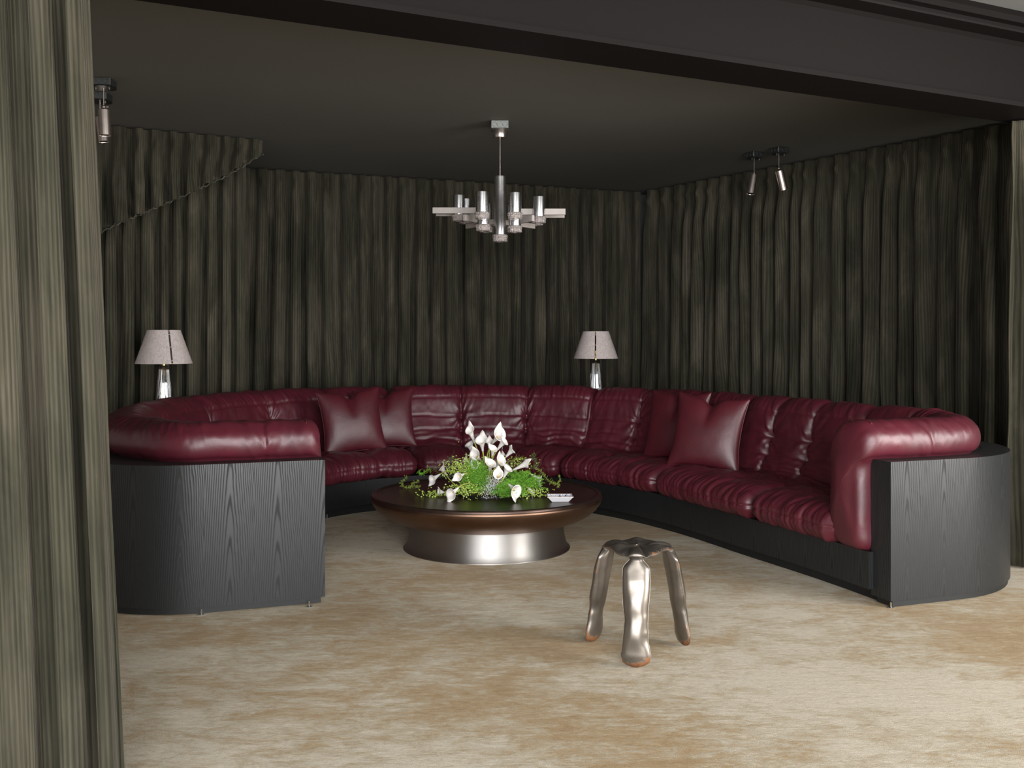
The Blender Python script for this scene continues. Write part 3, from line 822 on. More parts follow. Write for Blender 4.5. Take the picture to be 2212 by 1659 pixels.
# ------------------------------------------------------------------ pillows
def pillow(loc, yaw, lean, roll, size, thick, seed, label, chop=.06):
    """yaw: facing direction in plan (0 faces the camera); lean backwards; square leather pillow with pointed corners and a chopped top"""
    n = 56; a = np.linspace(-1, 1, n); X, Y = np.meshgrid(a, a, indexing='ij')
    pull = .10
    px_ = X*(1-pull*(1-Y**2)**1.0*(np.abs(X)**2)); pz_ = Y*(1-pull*(1-X**2)*(np.abs(Y)**2))
    ch = chop/(size/2)*np.exp(-(X/.20)**2-(0*Y))*sstep(-.2, 1, Y)
    ch2 = np.exp(-np.abs(X)/.16)*sstep(.0, 1, Y)
    base = np.clip((1-X**2), 0, 1)**.55*np.clip(1-Y**2, 0, 1)**.55
    base = base*(1-.45*ch2)
    wr = fbm(X*2+seed, Y*2, 2, seed)*.02+fbm(X*9+seed, Y*2, 2, seed+4)*.03*(np.maximum(np.abs(X), np.abs(Y))**4)
    H = thick/2*(base*(1+wr))+.004
    s = size/2
    pts = []
    for sg in (1, -1):
        pts.append(np.stack([px_*s, -sg*H, pz_*s-ch*s*.95], -1))
    V = np.concatenate([p.reshape(-1, 3) for p in pts]); idx = np.arange(n*n).reshape(n, n); f = []
    for q in range(2):
        b = idx+q*n*n
        Fq = np.stack([b[:-1, :-1], b[1:, :-1], b[1:, 1:], b[:-1, 1:]], -1).reshape(-1, 4)
        f += (Fq if q == 0 else Fq[:, ::-1]).tolist()
    ring = [(i, 0) for i in range(n)]+[(n-1, j) for j in range(1, n)]+[(i, n-1) for i in range(n-2, -1, -1)]+[(0, j) for j in range(n-2, 0, -1)]
    for (p, q) in zip(ring, ring[1:]+ring[:1]):
        A, B = int(idx[p]), int(idx[q]); f.append((B, A, A+n*n, B+n*n))
    root = empty('pillow', loc, label, 'pillow', 'burgundy leather pillows on the sofa')
    root.rotation_euler = (Matrix.Rotation(yaw, 3, 'Z')@Matrix.Rotation(-lean, 3, 'X')@Matrix.Rotation(roll, 3, 'Y')).to_euler()
    V = V+np.array([0, 0, s*.97])
    o = mesh('cover', V, f, M_LEATHER2, root, True)
    m = MB(); R = [pts[0][i, j]*.5+pts[1][i, j]*.5+np.array([0, 0, s*.97]) for i, j in ring]; R.append(R[0])
    m.tube([tuple(r) for r in R], .0028, 5); m.build('piping', M_PIPE, root, 0)
    return root
def pl(x, y, d): return (px(x, d), d, pz(y, d))
pillow((px(836, 8.62), 8.62, .452), math.radians(12), math.radians(16), math.radians(-3), .52, .17, 3, 'burgundy leather pillow half hidden behind the front pillow of the left pair')
pillow((px(770, 8.20), 8.20, .458), math.radians(26), math.radians(14), math.radians(-4), .535, .18, 5, 'shiny burgundy leather pillow at the front of the left pair')
pillow((px(1450, 7.72), 7.72, .455), math.radians(-45), math.radians(14), math.radians(0), .55, .15, 7, 'burgundy leather pillow tucked behind the front pillow of the right pair')
pillow((px(1516, 7.22), 7.22, .458), math.radians(-32), math.radians(15), math.radians(4), .545, .18, 9, 'shiny burgundy leather pillow at the front of the right pair')
# ------------------------------------------------------------------ coffee table
TX, TY = px(1051.5, 6.75), 6.75
tb = empty('coffee_table', (TX, TY, 0), 'round low coffee table with dark bronze dished top on flared aluminium drum', 'table')
m = MB(); m.lathe([(.556, 0), (.556, .004), (.543, .014), (.530, .04), (.520, .08), (.515, .12), (.513, .17), (.513, .20)], n=128); m.build('drum_base', M_ALU, tb)['label'] = 'brushed aluminium flared drum'
m = MB(); m.lathe([(.515, .178), (.53, .180), (.585, .190), (.64, .208), (.695, .238), (.735, .272), (.757, .303), (.768, .330), (.7685, .338), (.766, .344)], n=160)
m.build('bowl_body', M_BRONZE, tb)['label'] = 'copper brown bronze bowl-shaped body'
def m_top():
    mt, nt, b = newmat('dark_bronze_top'); v = mapping(nt, 'Object'); n = noise(nt, v, 6, 5, .6); n2 = noise(nt, v, 90, 2)
    c = ramp(nt, n.outputs[0], [(.3, (.045, .028, .022)), (.7, (.085, .052, .04))]); L(nt, c.outputs[0], b.inputs['Base Color'])
    b.inputs['Metallic'].default_value = .75; L(nt, math_(nt, 'MULTIPLY_ADD', n2.outputs[0], .06, .30), b.inputs['Roughness'])
    return mt
M_TOP = m_top()
m = MB(); m.lathe([(.766, .344), (.767, .352), (.762, .362), (.752, .366), (.742, .364), (.733, .358), (.725, .356), (.5, .3555), (.225, .3555), (.218, .357)], n=160)
m.build('table_top', M_TOP, tb)
RB = .205
m = MB(); m.lathe([(.222, .350), (.224, .362), (.219, .367), (.212, .366), (.206, .358), (.200, .33), (.17, .30), (.0, .29)], n=96)
m.build('sunken_rim', M_BLACK, tb)['label'] = 'black sunken planter rim at the centre'
ZT = .356
# ------------------------------------------------------------------ flowers
Fx, Fy = TX+.012, TY
def calla(bx, by, mx, my, dB, dM, size, label, openr=.030, turn=0.0):
    """stem from the bowl to the spathe's throat (picture pos bx,by at depth dB), mouth towards (mx,my)"""
    B = Vector((px(bx, dB), dB, pz(by, dB))); Mo = Vector((px(mx, dM), dM, pz(my, dM)))
    ax = (Mo-B); Lc = ax.length; ax.normalize()
    root = empty('calla_lily', tuple(B), label, 'calla lily', 'white calla lilies in the centrepiece')
    # stem
    S = Vector((Fx+(B.x-Fx)*.22, Fy+(B.y-Fy)*.22, .345)); Ctrl = B-ax*max(.05, (B-S).length*.45)
    pts = []
    for i in range(13):
        t = i/12; p = (1-t)**2*S+2*(1-t)*t*Ctrl+t*t*B; pts.append(p-B)
    m = MB(); m.tube(pts, [.0042]*12+[.0055], 7); m.build('stem', M_STEM, root, 0)
    # spathe: funnel with an overlapping seam, flared lip and one pointed tip
    up = Vector((0, 0, 1)); side = ax.cross(up)
    if side.length < .2: side = Vector((1, 0, 0))
    side.normalize(); tipd = side.cross(ax).normalized()
    R = Matrix.Rotation(turn, 3, ax); tipd = R@tipd; side = R@side
    nt_, nr_ = 26, 12; V = []; f = []
    for i in range(nr_+1):
        t = i/nr_
        openr_ = openr*.62
        for j in range(nt_+1):
            th = -math.pi*1.08+2.16*math.pi*j/nt_
            r = .0055+openr_*(t**1.7)*(1+.10*math.cos(th))+.004*t
            fl = max(0, (t-.78)/.22)
            r += openr_*.42*fl**1.6*(1-.35*math.cos(th))
            tip = math.exp(-(th/.35)**2)
            h = Lc*(t*(.92+.14*math.cos(th)))
            h += Lc*.24*tip*fl - Lc*.06*fl*(1-tip)
            r += openr_*.45*tip*fl**2 + .0015*(j/nt_)
            V.append(ax*h+tipd*(r*math.cos(th))+side*(r*math.sin(th)))
    for i in range(nr_):
        for j in range(nt_):
            a = i*(nt_+1)+j; f.append((a, a+1, a+nt_+2, a+nt_+1))
    o = mesh('spathe', [tuple(v) for v in V], f, M_WHITE, root, True)
    sm = o.modifiers.new('t', 'SOLIDIFY'); sm.thickness = .0014
    m = MB(); m.tube([ax*(Lc*.12), ax*(Lc*.45), ax*(Lc*.62)], [.003, .0042, .002], 8); m.build('spadix', M_SPADIX, root, 0)
    return root
def U(u, v): return 860+u*.1808, 900+v*.1808
CL = [
 (915, 310, 846, 130, 6.78, 6.74, 'tallest calla lily, leaning left at the top left of the bouquet', .026, 0.4),
 (1012, 415, 992, 250, 6.72, 6.68, 'upright broad calla lily in the upper middle, left of the central stems', .036, 0),
 (888, 440, 852, 300, 6.82, 6.80, 'calla lily just below the tallest one, leaning left', .030, -.5),
 (1125, 320, 1232, 185, 6.74, 6.66, 'wide open round calla lily at the top right', .042, 0),
 (1185, 395, 1282, 262, 6.70, 6.66, 'calla lily directly below the open round one, leaning right', .030, .8),
 (1090, 385, 1090, 275, 6.82, 6.80, 'narrow calla lily in the centre with curled lip', .020, 0),
 (1125, 470, 1135, 360, 6.66, 6.62, 'small frilled calla lily in the centre below the narrow one', .022, 1.0),
 (1288, 480, 1375, 378, 6.76, 6.74, 'calla lily leaning right with hooked tip on the upper right', .026, 1.2),
 (1205, 520, 1268, 415, 6.82, 6.82, 'small pale calla lily bud behind the right-leaning ones', .014, 0),
 (985, 520, 900, 440, 6.70, 6.64, 'open calla lily facing left in the middle of the bouquet', .032, .4),
 (1000, 590, 895, 560, 6.60, 6.54, 'calla lily lying open to the left just above the bright fern', .028, .2),
 (850, 565, 785, 490, 6.80, 6.80, 'calla lily half hidden behind pale maidenhair leaves on the left', .024, -.4),
 (1090, 650, 1108, 535, 6.56, 6.52, 'calla lily standing in front of the central green stems', .032, .9),
 (1160, 605, 1245, 500, 6.62, 6.56, 'calla lily leaning right over the baby\'s breath', .032, .4),
 (575, 695, 512, 590, 6.78, 6.78, 'small upright calla lily at the far left above the drooping one', .022, -.3),
 (500, 688, 388, 765, 6.74, 6.70, 'drooping calla lily at the far left end', .026, 2.6),
 (785, 685, 700, 725, 6.50, 6.44, 'small calla lily curling down left of the bright fern', .020, 2.2),
 (718, 850, 612, 945, 6.44, 6.38, 'calla lily drooping onto the table at the front left', .032, 2.8),
 (1370, 640, 1560, 545, 6.78, 6.76, 'long calla lily pointing right above the arching stem', .026, 1.2),
 (1590, 690, 1715, 780, 6.74, 6.72, 'calla lily on a long arching stem at the far right, tip down', .028, 2.4),
 (1262, 725, 1318, 590, 6.46, 6.44, 'calla lily standing just right of the baby\'s breath', .030, .3),
 (1195, 755, 1196, 670, 6.42, 6.36, 'small round calla lily sitting on top of the baby\'s breath', .026, 0),
 (1320, 808, 1425, 915, 6.44, 6.36, 'large calla lily drooping to the table at the front right', .038, 2.7),
 (1555, 855, 1622, 925, 6.60, 6.58, 'small calla lily bud lying at the right edge of the greenery', .014, 2.4),
 (545, 905, 478, 890, 6.58, 6.56, 'small pale calla lily lying flat among maidenhair at the left edge', .016, 0),
]
for (u0, v0, u1, v1, dB, dM, lab, orr, tn) in CL:
    a = U(u0, v0); b = U(u1, v1); calla(a[0], a[1], b[0], b[1], dB, dM, 1, lab, orr, tn)
rng = np.random.RandomState(4)
def leafcloud(name, tris, mat, label, cat, kind=None, group=None, loc=(0, 0, 0)):
    V = np.concatenate(tris); n = len(V)//3
    o = mesh(name, V-np.array(loc), [(3*i, 3*i+1, 3*i+2) for i in range(n)], mat); o.location = loc
    tag(o, label, cat, group, kind); return o
def needle(p, d, l, wd):
    d = d/np.linalg.norm(d); s = np.cross(d, rng.normal(size=3)); s /= np.linalg.norm(s)+1e-9
    return np.array([p-s*wd, p+s*wd, p+d*l])
def feather(base, tip, width, bend, n=26, needles=9, wd=.0009):
    """one asparagus-fern plume: stem, side twigs, needles"""
    out = []; base = np.array(base); tip = np.array(tip); ax = tip-base; Ln = np.linalg.norm(ax)
    for i in range(n):
        t = (i+.5)/n; p = base+ax*t+np.array([0, 0, bend*math.sin(math.pi*t)])
        wv = width*math.sin(math.pi*min(1, t*.85+.15))
        for sd in (-1, 1):
            s = np.cross(ax, [0, 0, 1.0]); s = s/(np.linalg.norm(s)+1e-9); s = s*sd+ax/Ln*.5+rng.normal(size=3)*.35
            for k in range(needles):
                q = p+s*wv*(k/needles); out.append(needle(q, s+rng.normal(size=3)*1.0, .010, wd))
        out.append(needle(p, ax, Ln/n*1.3, .0013))
    return out
def at_px(x, y, d): return np.array([px(x, d), d, pz(y, d)])
# bright feathery fern masses
def fernmass(cx, cy, d, rx, rz, n, label):
    out = []
    for i in range(n):
        a = rng.uniform(0, 2*math.pi); e = rng.uniform(.05, 1.4)
        dirv = np.array([math.cos(a)*math.cos(e)*rx, math.sin(a)*math.cos(e)*rx*.9-.03, math.sin(e)*rz])
        c = at_px(cx, cy, d); base = c+dirv*.25; tip = c+dirv*rng.uniform(.85, 1.1)
        out += feather(base, tip, .028, .01, 12, 6, .0011)
    return leafcloud('fern_foliage', out, M_FERN, label, 'fern', 'stuff', loc=tuple(at_px(cx, cy, d)))
fernmass(1030, 1062, 6.60, .115, .21, 150, 'bright green feathery fern mass at the middle of the bouquet left of the white blossom')
fernmass(1098, 1070, 6.50, .12, .10, 90, 'bright green feathery fern mass low in front, right of the white blossom')
fernmass(1125, 1058, 6.68, .17, .13, 80, 'green fern mass spreading to the right behind the drooping front lily')
# maidenhair: small round leaflets
def maiden(cx, cy, d, rx, rz, n, label, size=.0056):
    tr = []
    c0_ = at_px(cx, cy, d)
    for i in range(int(n*1.6)):
        p = c0_+np.array([rng.normal()*rx, rng.normal()*rx*.5, rng.normal()*rz]); p[2] = max(p[2], ZT+.004)
        nrm_ = np.array([rng.normal()*.6, -1+rng.normal()*.4, rng.normal()*.6+.5]); nrm_ /= np.linalg.norm(nrm_)
        a = np.cross(nrm_, [0, 0, 1]); a /= np.linalg.norm(a); b = np.cross(nrm_, a); s = size*rng.uniform(.6, 1.2)
        ring = [p+a*s*math.cos(t)+b*s*math.sin(t)*.8 for t in np.linspace(0, 2*math.pi, 7)[:-1]]
        for k in range(1, 5): tr.append(np.array([ring[0], ring[k], ring[k+1]]))
    for i in range(max(6, n//14)):
        p = c0_+np.array([rng.normal()*rx, rng.normal()*rx*.4, rng.normal()*rz]); p[2] = max(p[2], ZT+.01)
        q = np.array([Fx, Fy, .37]); s = np.array([0, 0, .0007]); tr.append(np.array([q-s, q+s, p]))
    return leafcloud('maidenhair_foliage', tr, M_MAID, label, 'fern', 'stuff', loc=tuple(c0_))
maiden(1005, 1014, 6.58, .065, .040, 420, 'pale green maidenhair leaves in a cloud at the upper left of the bouquet')
maiden(1008, 1058, 6.50, .055, .022, 210, 'pale green maidenhair leaves low at the front left beside the drooping lily')
maiden(948, 1066, 6.62, .055, .012, 110, 'maidenhair sprig trailing over the table to the left')
maiden(1140, 1063, 6.56, .060, .016, 150, 'maidenhair leaves trailing over the table at the front right')
maiden(1115, 1000, 6.86, .060, .020, 80, 'maidenhair leaves behind the lilies at the upper right')
# baby's breath
pts = []
def ico(p, r):
    o_ = np.array([[1, 0, 0], [-1, 0, 0], [0, 1, 0], [0, -1, 0], [0, 0, 1], [0, 0, -1]])*r+p
    return [np.array([o_[a], o_[b], o_[c]]) for a, b, c in ((0, 2, 4), (2, 1, 4), (1, 3, 4), (3, 0, 4), (2, 0, 5), (1, 2, 5), (3, 1, 5), (0, 3, 5))]
tr = []
for i in range(760):
    t = rng.uniform(); cx = 1053+t*22+rng.normal()*9; cy = 1068-t*42+rng.normal()*7
    p = at_px(cx, cy, 6.46+rng.normal()*.03); p[2] = max(p[2], ZT+.012); tr += ico(p, rng.uniform(.0014, .0027))
leafcloud('babys_breath', tr, M_BABY, 'cluster of tiny white baby\'s breath blossoms at the front of the bouquet', 'flowers', 'stuff', loc=tuple(at_px(1064, 1050, 6.46)))
# sprigs and vines
def sprig(name, pxs, d, mat, label, w=.02, n=16, needles=5, wd=.0016):
    P3 = catmull([at_px(x, y, d+dz) for x, y, dz in pxs], 8)
    m = MB(); m.tube(P3.tolist(), .0011, 4)
    out = []
    for i in range(1, len(P3)-1, 1):
        tdir = P3[i+1]-P3[i]
        for sd in (-1, 1):
            s = np.cross(tdir, [0, 1, 0]); s = s/(np.linalg.norm(s)+1e-9)*sd+rng.normal(size=3)*.5
            ll = w*rng.uniform(.3, 1)
            for k in range(needles): out.append(needle(P3[i]+s*ll*k/needles, s+rng.normal(size=3)*.8, .009, wd))
    for t in out: m.add(t.tolist(), [(0, 1, 2)])
    o = m.build(name, mat, None, 0); o['label'] = label; o['category'] = 'foliage'
    o['group'] = 'trailing sprigs around the bouquet'
    return o
def UU(lst): return [(U(a, b)[0], U(a, b)[1], dz) for a, b, dz in lst]
sprig('fern_sprig', UU([(620, 640, 0), (600, 560, 0), (620, 500, 0), (690, 465, 0)]), 6.86, M_DARKFERN, 'dark curling fern sprig rising at the upper left behind the lilies', .022)
sprig('fern_sprig', UU([(520, 700, 0), (450, 640, 0), (430, 580, 0)]), 6.9, M_DARKFERN, 'faint dark fern sprig at the left behind the drooping lily', .02)
sprig('fern_sprig', UU([(400, 625, 0), (330, 650, 0), (270, 690, 0), (245, 640, 0)]), 6.86, M_FERN, 'bright green fern sprig at the far left above the table edge', .020, needles=7)
sprig('vine_sprig', UU([(270, 840, 0), (200, 830, 0), (110, 850, 0), (40, 800, 0), (110, 710, 0)]), 6.95, M_VINE, 'olive vine sprig lying on the table at the far left', .014)
sprig('vine_sprig', UU([(120, 850, 0), (180, 800, 0), (255, 760, 0)]), 6.95, M_VINE, 'short upright sprig above the olive vine at the far left', .012)
sprig('fern_sprig', UU([(1400, 660, 0), (1360, 560, 0), (1420, 500, 0), (1520, 510, 0)]), 6.88, M_VINE, 'yellow-green leafy sprig at the upper right behind the long lily', .022, needles=7)
sprig('fern_sprig', UU([(1590, 630, 0), (1650, 570, 0), (1630, 490, 0), (1600, 440, 0)]), 6.86, M_DARKFERN, 'dark feathery fern sprig curling up at the right', .022, needles=6)
sprig('vine_sprig', UU([(1640, 600, .0), (1730, 680, 0), (1800, 770, -.02), (1880, 800, -.05), (1935, 830, -.1)]), 6.84, M_VINE, 'thin vine trailing down to the dish at the right', .016, needles=5)
sprig('vine_sprig', UU([(1925, 690, 0), (1930, 760, 0), (1900, 800, 0)]), 6.84, M_VINE, 'thin upright tendril above the trailing vine by the dish', .010, needles=2)
# ------------------------------------------------------------------ porcelain dish
def m_porc():
    mt, nt, b = newmat('blue_white_porcelain'); v = mapping(nt, 'Object')
    sp = nt.nodes.new('ShaderNodeSeparateXYZ'); L(nt, v, sp.inputs[0])
    vs = mapping(nt, 'Object', (60, 60, 60)); n = noise(nt, vs, 1.0, 3, .5, 2.2)
    k = ramp(nt, n.outputs[0], [(.565, (0, 0, 0)), (.59, (1, 1, 1))])
    zz = math_(nt, 'GREATER_THAN', sp.outputs[1], .006)      # decoration on the inner back wall
    zz = math_(nt, 'MULTIPLY', zz, math_(nt, 'GREATER_THAN', sp.outputs[2], .006))
    c = mixc(nt, math_(nt, 'MULTIPLY', k.outputs[0], zz), (.66, .66, .68), (.035, .06, .16))
    L(nt, c, b.inputs['Base Color']); b.inputs['Roughness'].default_value = .15; b.inputs['Coat Weight'].default_value = .4
    return mt
M_PORC = m_porc()
dd_ = 6.42
root = empty('porcelain_dish', (px(1209.5, dd_), dd_, ZT), 'small rectangular white porcelain dish with blue painted flowers', 'dish', rz=math.radians(1))
def rect(wx, wy, z): return [(-wx, -wy, z), (wx, -wy, z), (wx, wy, z), (-wx, wy, z)]
rings = [rect(.048, .032, 0), rect(.052, .036, .001), rect(.077, .056, .030), rect(.082, .060, .032), rect(.082, .060, .037), rect(.078, .056, .037), rect(.074, .053, .033), rect(.050, .034, .005)]
V = [p for r in rings for p in r]; f = [(3, 2, 1, 0)]
for i in range(len(rings)-1):
    for k in range(4): a = i*4; f.append((a+k, a+(k+1) % 4, a+4+(k+1) % 4, a+4+k))
f.append((28, 29, 30, 31))
mesh('dish_body', V, f, M_PORC, root)
m = MB()
for r in (rect(.0822, .0602, .0372),):
    m.tube(r+[r[0]], .0012, 5)
m.build('gilt_rim', plain('worn_gilt', (.42, .26, .17), .35, .5), root)
# ------------------------------------------------------------------ inflated steel stool
SX, SY = px(1377, 4.50), 4.50
stool = empty('stool', (SX, SY, 0), 'three-legged stool of inflated patinated steel with rusty feet and seams', 'stool')
def inflated_leg(th, seed):
    """two welded sheets inflated: lens cross-section along a slightly bowed leg"""
    n, k = 64, 40; V = []; seam = []
    ct, st = math.cos(th), math.sin(th)
    for i in range(n+1):
        t = i/n                                        # 0 seat, 1 foot
        z = .462*(1-t)**1.0*(1-.0*t)+.001
        z = .470-.020*min(1, t/.06)-.447*max(0, t-.06)/.94
        r = (.100+.055*t/.06 if t < .06 else .155+.078*(t-.06)/.94+.010*math.sin(math.pi*(t-.06)/.94))  # distance from stool axis
        w = np.interp(t, [0, .04, .08, .12, .15, .25, .5, .66, .78, .90, .95, .98, 1], [.026, .027, .030, .050, .060, .061, .056, .051, .056, .067, .060, .042, .008])
        w += .0010*math.sin(t*17+seed*2)
        d = np.interp(t, [0, .06, .15, .25, .5, .75, .9, .97, 1], [.016, .022, .026, .032, .033, .028, .022, .013, .003])
        w *= .98; 
        for j in range(k):
            a = 2*math.pi*j/k; ca, sa = math.cos(a), math.sin(a)
            x = w*np.sign(ca)*abs(ca)**.9; y = d*np.sign(sa)*abs(sa)**1.25
            edge = abs(ca)**8
            # dents along one seam
            dn = .007*max(0, math.sin(t*21+seed*3+np.sign(ca)))*max(0, abs(ca)-.35)*math.exp(-((t-.66)/.16)**2)
            y *= 1-5*dn/.007*.12; x *= 1-.35*dn/.02
            y += .003*vnoise(np.array(t*7+seed), np.array(a*1.2), seed)*(1-edge)
            rad = r+y
            V.append((rad*ct-x*st, rad*st+x*ct, max(z+.0*y, .0005))); seam.append(edge)
    f = []
    for i in range(n):
        for j in range(k): f.append((i*k+j, i*k+(j+1) % k, (i+1)*k+(j+1) % k, (i+1)*k+j))
    f.append(tuple(range(k))[::-1]); f.append(tuple(n*k+j for j in range(k)))
    o = mesh('leg', V, f, M_RUST, stool, True)
    at_ = o.data.attributes.new('seam', 'FLOAT', 'POINT'); at_.data.foreach_set('value', np.array(seam, dtype=np.float32))
    pts = [V[i*k] for i in range(2, n+1)]+[V[i*k+k//2] for i in range(n, 1, -1)]
    m = MB(); m.tube(pts, .0016, 5); p = m.build('weld_seam', M_RUST, o, 0)
TH = [math.radians(a) for a in (-99, 143, 20)]
for i, th in enumerate(TH): inflated_leg(th, i+1)
# seat: three-lobed pillow of sheet steel, dished in the middle and creased towards the legs
n, k = 26, 120; V = []; seam = []
def seat_r(a):
    c3 = math.cos(3*(a-TH[0])); return .152+.012*c3-.004*math.cos(6*(a-TH[0]))
for sg in (1, -1):
    for i in range(n+1):
        t = i/n
        for j in range(k):
            a = 2*math.pi*j/k; r = seat_r(a)*t; c3 = math.cos(3*(a-TH[0]))
            h = .020*(1-t**2.6)**.6
            if sg > 0:
                h = h*.9+.004-.016*math.exp(-(t/.55)**2)*(.6+.4*c3)+.010*np.exp(-((1-c3)*9*t)**2)*sstep(.15, .45, t)-.008*np.exp(-(((1-c3)*9-3)*t)**2)*t
                h += .004*math.sin(a*9)*t**3*(1-t)*4+.010*max(0, -c3)**2*math.exp(-((t-.72)/.2)**2)
            ztop = .458+.008*max(0, -c3)*t**2-.006*max(0, c3)*t**4
            V.append((r*math.cos(a), r*math.sin(a), ztop+sg*h)); seam.append(t**10+.5*math.exp(-(t/.3)**2)*(sg > 0))
f = []
B = (n+1)*k
for q in (0, 1):
    for i in range(n):
        for j in range(k):
            a_, b_, c_, d_ = q*B+i*k+j, q*B+i*k+(j+1) % k, q*B+(i+1)*k+(j+1) % k, q*B+(i+1)*k+j
            f.append((a_, d_, c_, b_) if q == 0 else (a_, b_, c_, d_))
for j in range(k): f.append((n*k+j, B+n*k+j, B+n*k+(j+1) % k, n*k+(j+1) % k))
o = mesh('seat', V, f, M_RUST, stool, True)
at_ = o.data.attributes.new('seam', 'FLOAT', 'POINT'); at_.data.foreach_set('value', np.array(seam, dtype=np.float32))
m = MB(); m.tube([V[n*k+j] for j in range(0, k)]+[V[n*k]], .0018, 5); m.build('weld_seam', M_RUST, o, 0)
# ------------------------------------------------------------------ table lamps
def m_shade():
    mt, nt, b = newmat('parchment_shade'); v = mapping(nt, 'Object', (1, 1, .45)); n = noise(nt, v, 55, 5, .65, 1.6)
    c = ramp(nt, n.outputs[0], [(.3, (.40, .33, .31)), (.6, (.56, .49, .47))]); L(nt, c.outputs[0], b.inputs['Base Color'])
    b.inputs['Roughness'].default_value = .8; bump(nt, n.outputs[0], b, .3, .004); return mt
M_SHADE = m_shade()
def lamp(x, d, slit, label):
    root = empty('table_lamp', (px(x, d), d, ZA), label, 'lamp', 'glass table lamps behind the sofa')
    zb = 1.203-ZA; zt = 1.452-ZA
    fl = lambda th, z: 1+.10*math.cos(14*th)
    m = MB(); m.lathe([(.0, 0), (.072, 0), (.076, .008), (.070, .03), (.060, .12), (.050, .22), (.042, .32), (.036, .40), (.033, .425), (.024, .432), (0, .434)], n=112, mod=fl)
    m.build('ribbed_glass_body', M_GLASS, root, 60)
    m = MB(); m.lathe([(0, .012), (.040, .012), (.030, .15), (.020, .30), (.012, .36), (0, .362)], n=40, mod=lambda th, z: 1+.16*math.cos(7*th)); m.build('inner_core', M_CHROME, root, 0)['label'] = 'bright mirrored core seen through the glass'
    m = MB(); m.tube([(0, 0, .36), (0, 0, zt-.04)], .005, 8); m.lathe([(.013, .425), (.013, .47), (.017, .475), (.017, .52), (0, .522)], n=20); m.build('brass_stem', M_BRASS, root)
    # open-seamed shade
    rb, rt = .205, .119; gap = .085; n_ = 90; V = []; f = []
    a0 = -math.pi/2+slit
    for i in range(n_+1):
        for t in (0, 1):
            for q in (0, 1):
                r = (rb if t == 0 else rt)-q*.0025; g = gap*.205/r/2*.75
                a = a0+g+(2*math.pi-2*g)*i/n_
                V.append((r*math.cos(a), r*math.sin(a), zb if t == 0 else zt))
    for i in range(n_):
        a = i*4; b_ = a+4
        f += [(a, b_, b_+2, a+2), (a+1, a+3, b_+3, b_+1), (a+2, b_+2, b_+3, a+3), (a, a+1, b_+1, b_)]
    f += [(0, 2, 3, 1), (n_*4, n_*4+1, n_*4+3, n_*4+2)]
    sh = mesh('lamp_shade', V, f, M_SHADE, root, False)
    for z in (.10, .50, .87):
        zz = zb+(zt-zb)*z; r = rb+(rt-rb)*z+.002; w = .034
        pts = [((r+.0035*math.sin(math.pi*(j+6)/12))*math.cos(a0+w/r*j/6), (r+.0035*math.sin(math.pi*(j+6)/12))*math.sin(a0+w/r*j/6), zz+.004*math.sin(j*.6)) for j in range(-6, 7)]
        m = MB(); m.tube(pts, .0028, 6); m.build('leather_lace', M_SHADE, sh, 0)
    m = MB()
    for rr, z in ((rb-.004, zb+.003), (rt-.004, zt-.003)): m.tube([(rr*math.cos(a), rr*math.sin(a), z) for a in np.linspace(0, 2*math.pi, 49)], .002, 5)
    for a in (0, 2.09, 4.19): m.tube([(0, 0, zt-.04), ((rt-.004)*math.cos(a), (rt-.004)*math.sin(a), zt-.003)], .0018, 5)
    m.build('shade_ring', M_BRASS, sh, 0)
lamp(354, 7.52, .62, 'left table lamp with ribbed glass body and laced parchment shade')
lamp(1287, 9.28, -.10, 'right table lamp with ribbed glass body and parchment shade near the room corner')
# ------------------------------------------------------------------ junction box helper
def junction_box(m_parent, w, dth, h, z_top, rot=0, name='junction_box', M_ZINC=M_ZINC):
    m = MB(); m.box((0, 0, z_top-h/2), (w, dth, h), None, .004)
    o = m.build(name, M_ZINC, m_parent, 0)
    for i, x in enumerate((-.3, 0, .3)):
        r = [.27, .34, .27][i]*h
        for (R, c) in ((Matrix.Rotation(math.pi/2, 3, 'X'), (x*w, -dth/2-.0005, z_top-h*.52)), (Matrix.Rotation(math.pi/2, 3, 'Y'), (-w/2-.0005, x*dth, z_top-h*.52))):
            k_ = MB(); k_.tube([Vector(c)+R@Vector((r*math.cos(a), r*math.sin(a), 0)) for a in np.linspace(0, 2*math.pi, 17)], .0016, 5)
            k_.build('knockout', M_ZINC, o, 0)
    return o
# ------------------------------------------------------------------ chandelier
dC = 7.74
ch = empty('chandelier', (px(1080, dC), dC, ZC), 'chrome chandelier with cylinders, crystal cups and ivory crossbars', 'chandelier')
def cz(y, d=dC): return pz(y, d)-ZC
def cxy(x, d): return (px(x, d)-px(1080, dC), d-dC)
junction_box(ch, .135, .135, .062, 0)
m = MB(); m.lathe([(.05, -.062), (.052, -.066), (.049, -.12), (.047, -.124), (0, -.124)], n=40); m.build('canopy', M_NICKEL, ch)
m = MB(); m.tube([(0, 0, -.12), (0, 0, cz(380))], .0045, 10); m.build('rod', M_NICKEL, ch)
m = MB(); m.lathe([(0, cz(381)), (.0445, cz(381)), (.0455, cz(384)), (.0455, cz(466)), (.047, cz(467)), (.047, cz(508)), (0, cz(508))], n=48); m.build('centre_column', M_SATIN, ch)
def crystal(par, x, y, zt, h=.052, r=.056):
    m = MB(); n_ = 72; prof = [(r*.9, zt), (r, zt-.004), (r, zt-h*.45), (r*.93, zt-h*.5), (r*.95, zt-h*.95), (r*.86, zt-h), (r*.5, zt-h), (r*.45, zt-h*.2), (0, zt-h*.15)]
    m.lathe(prof, (x, y, 0), n_, None, lambda th, z: 1+.022*math.cos(18*th)+.015*math.sin(31*th+z*300))
    return m.build('crystal_cup', M_CRYSTAL, par, 50)
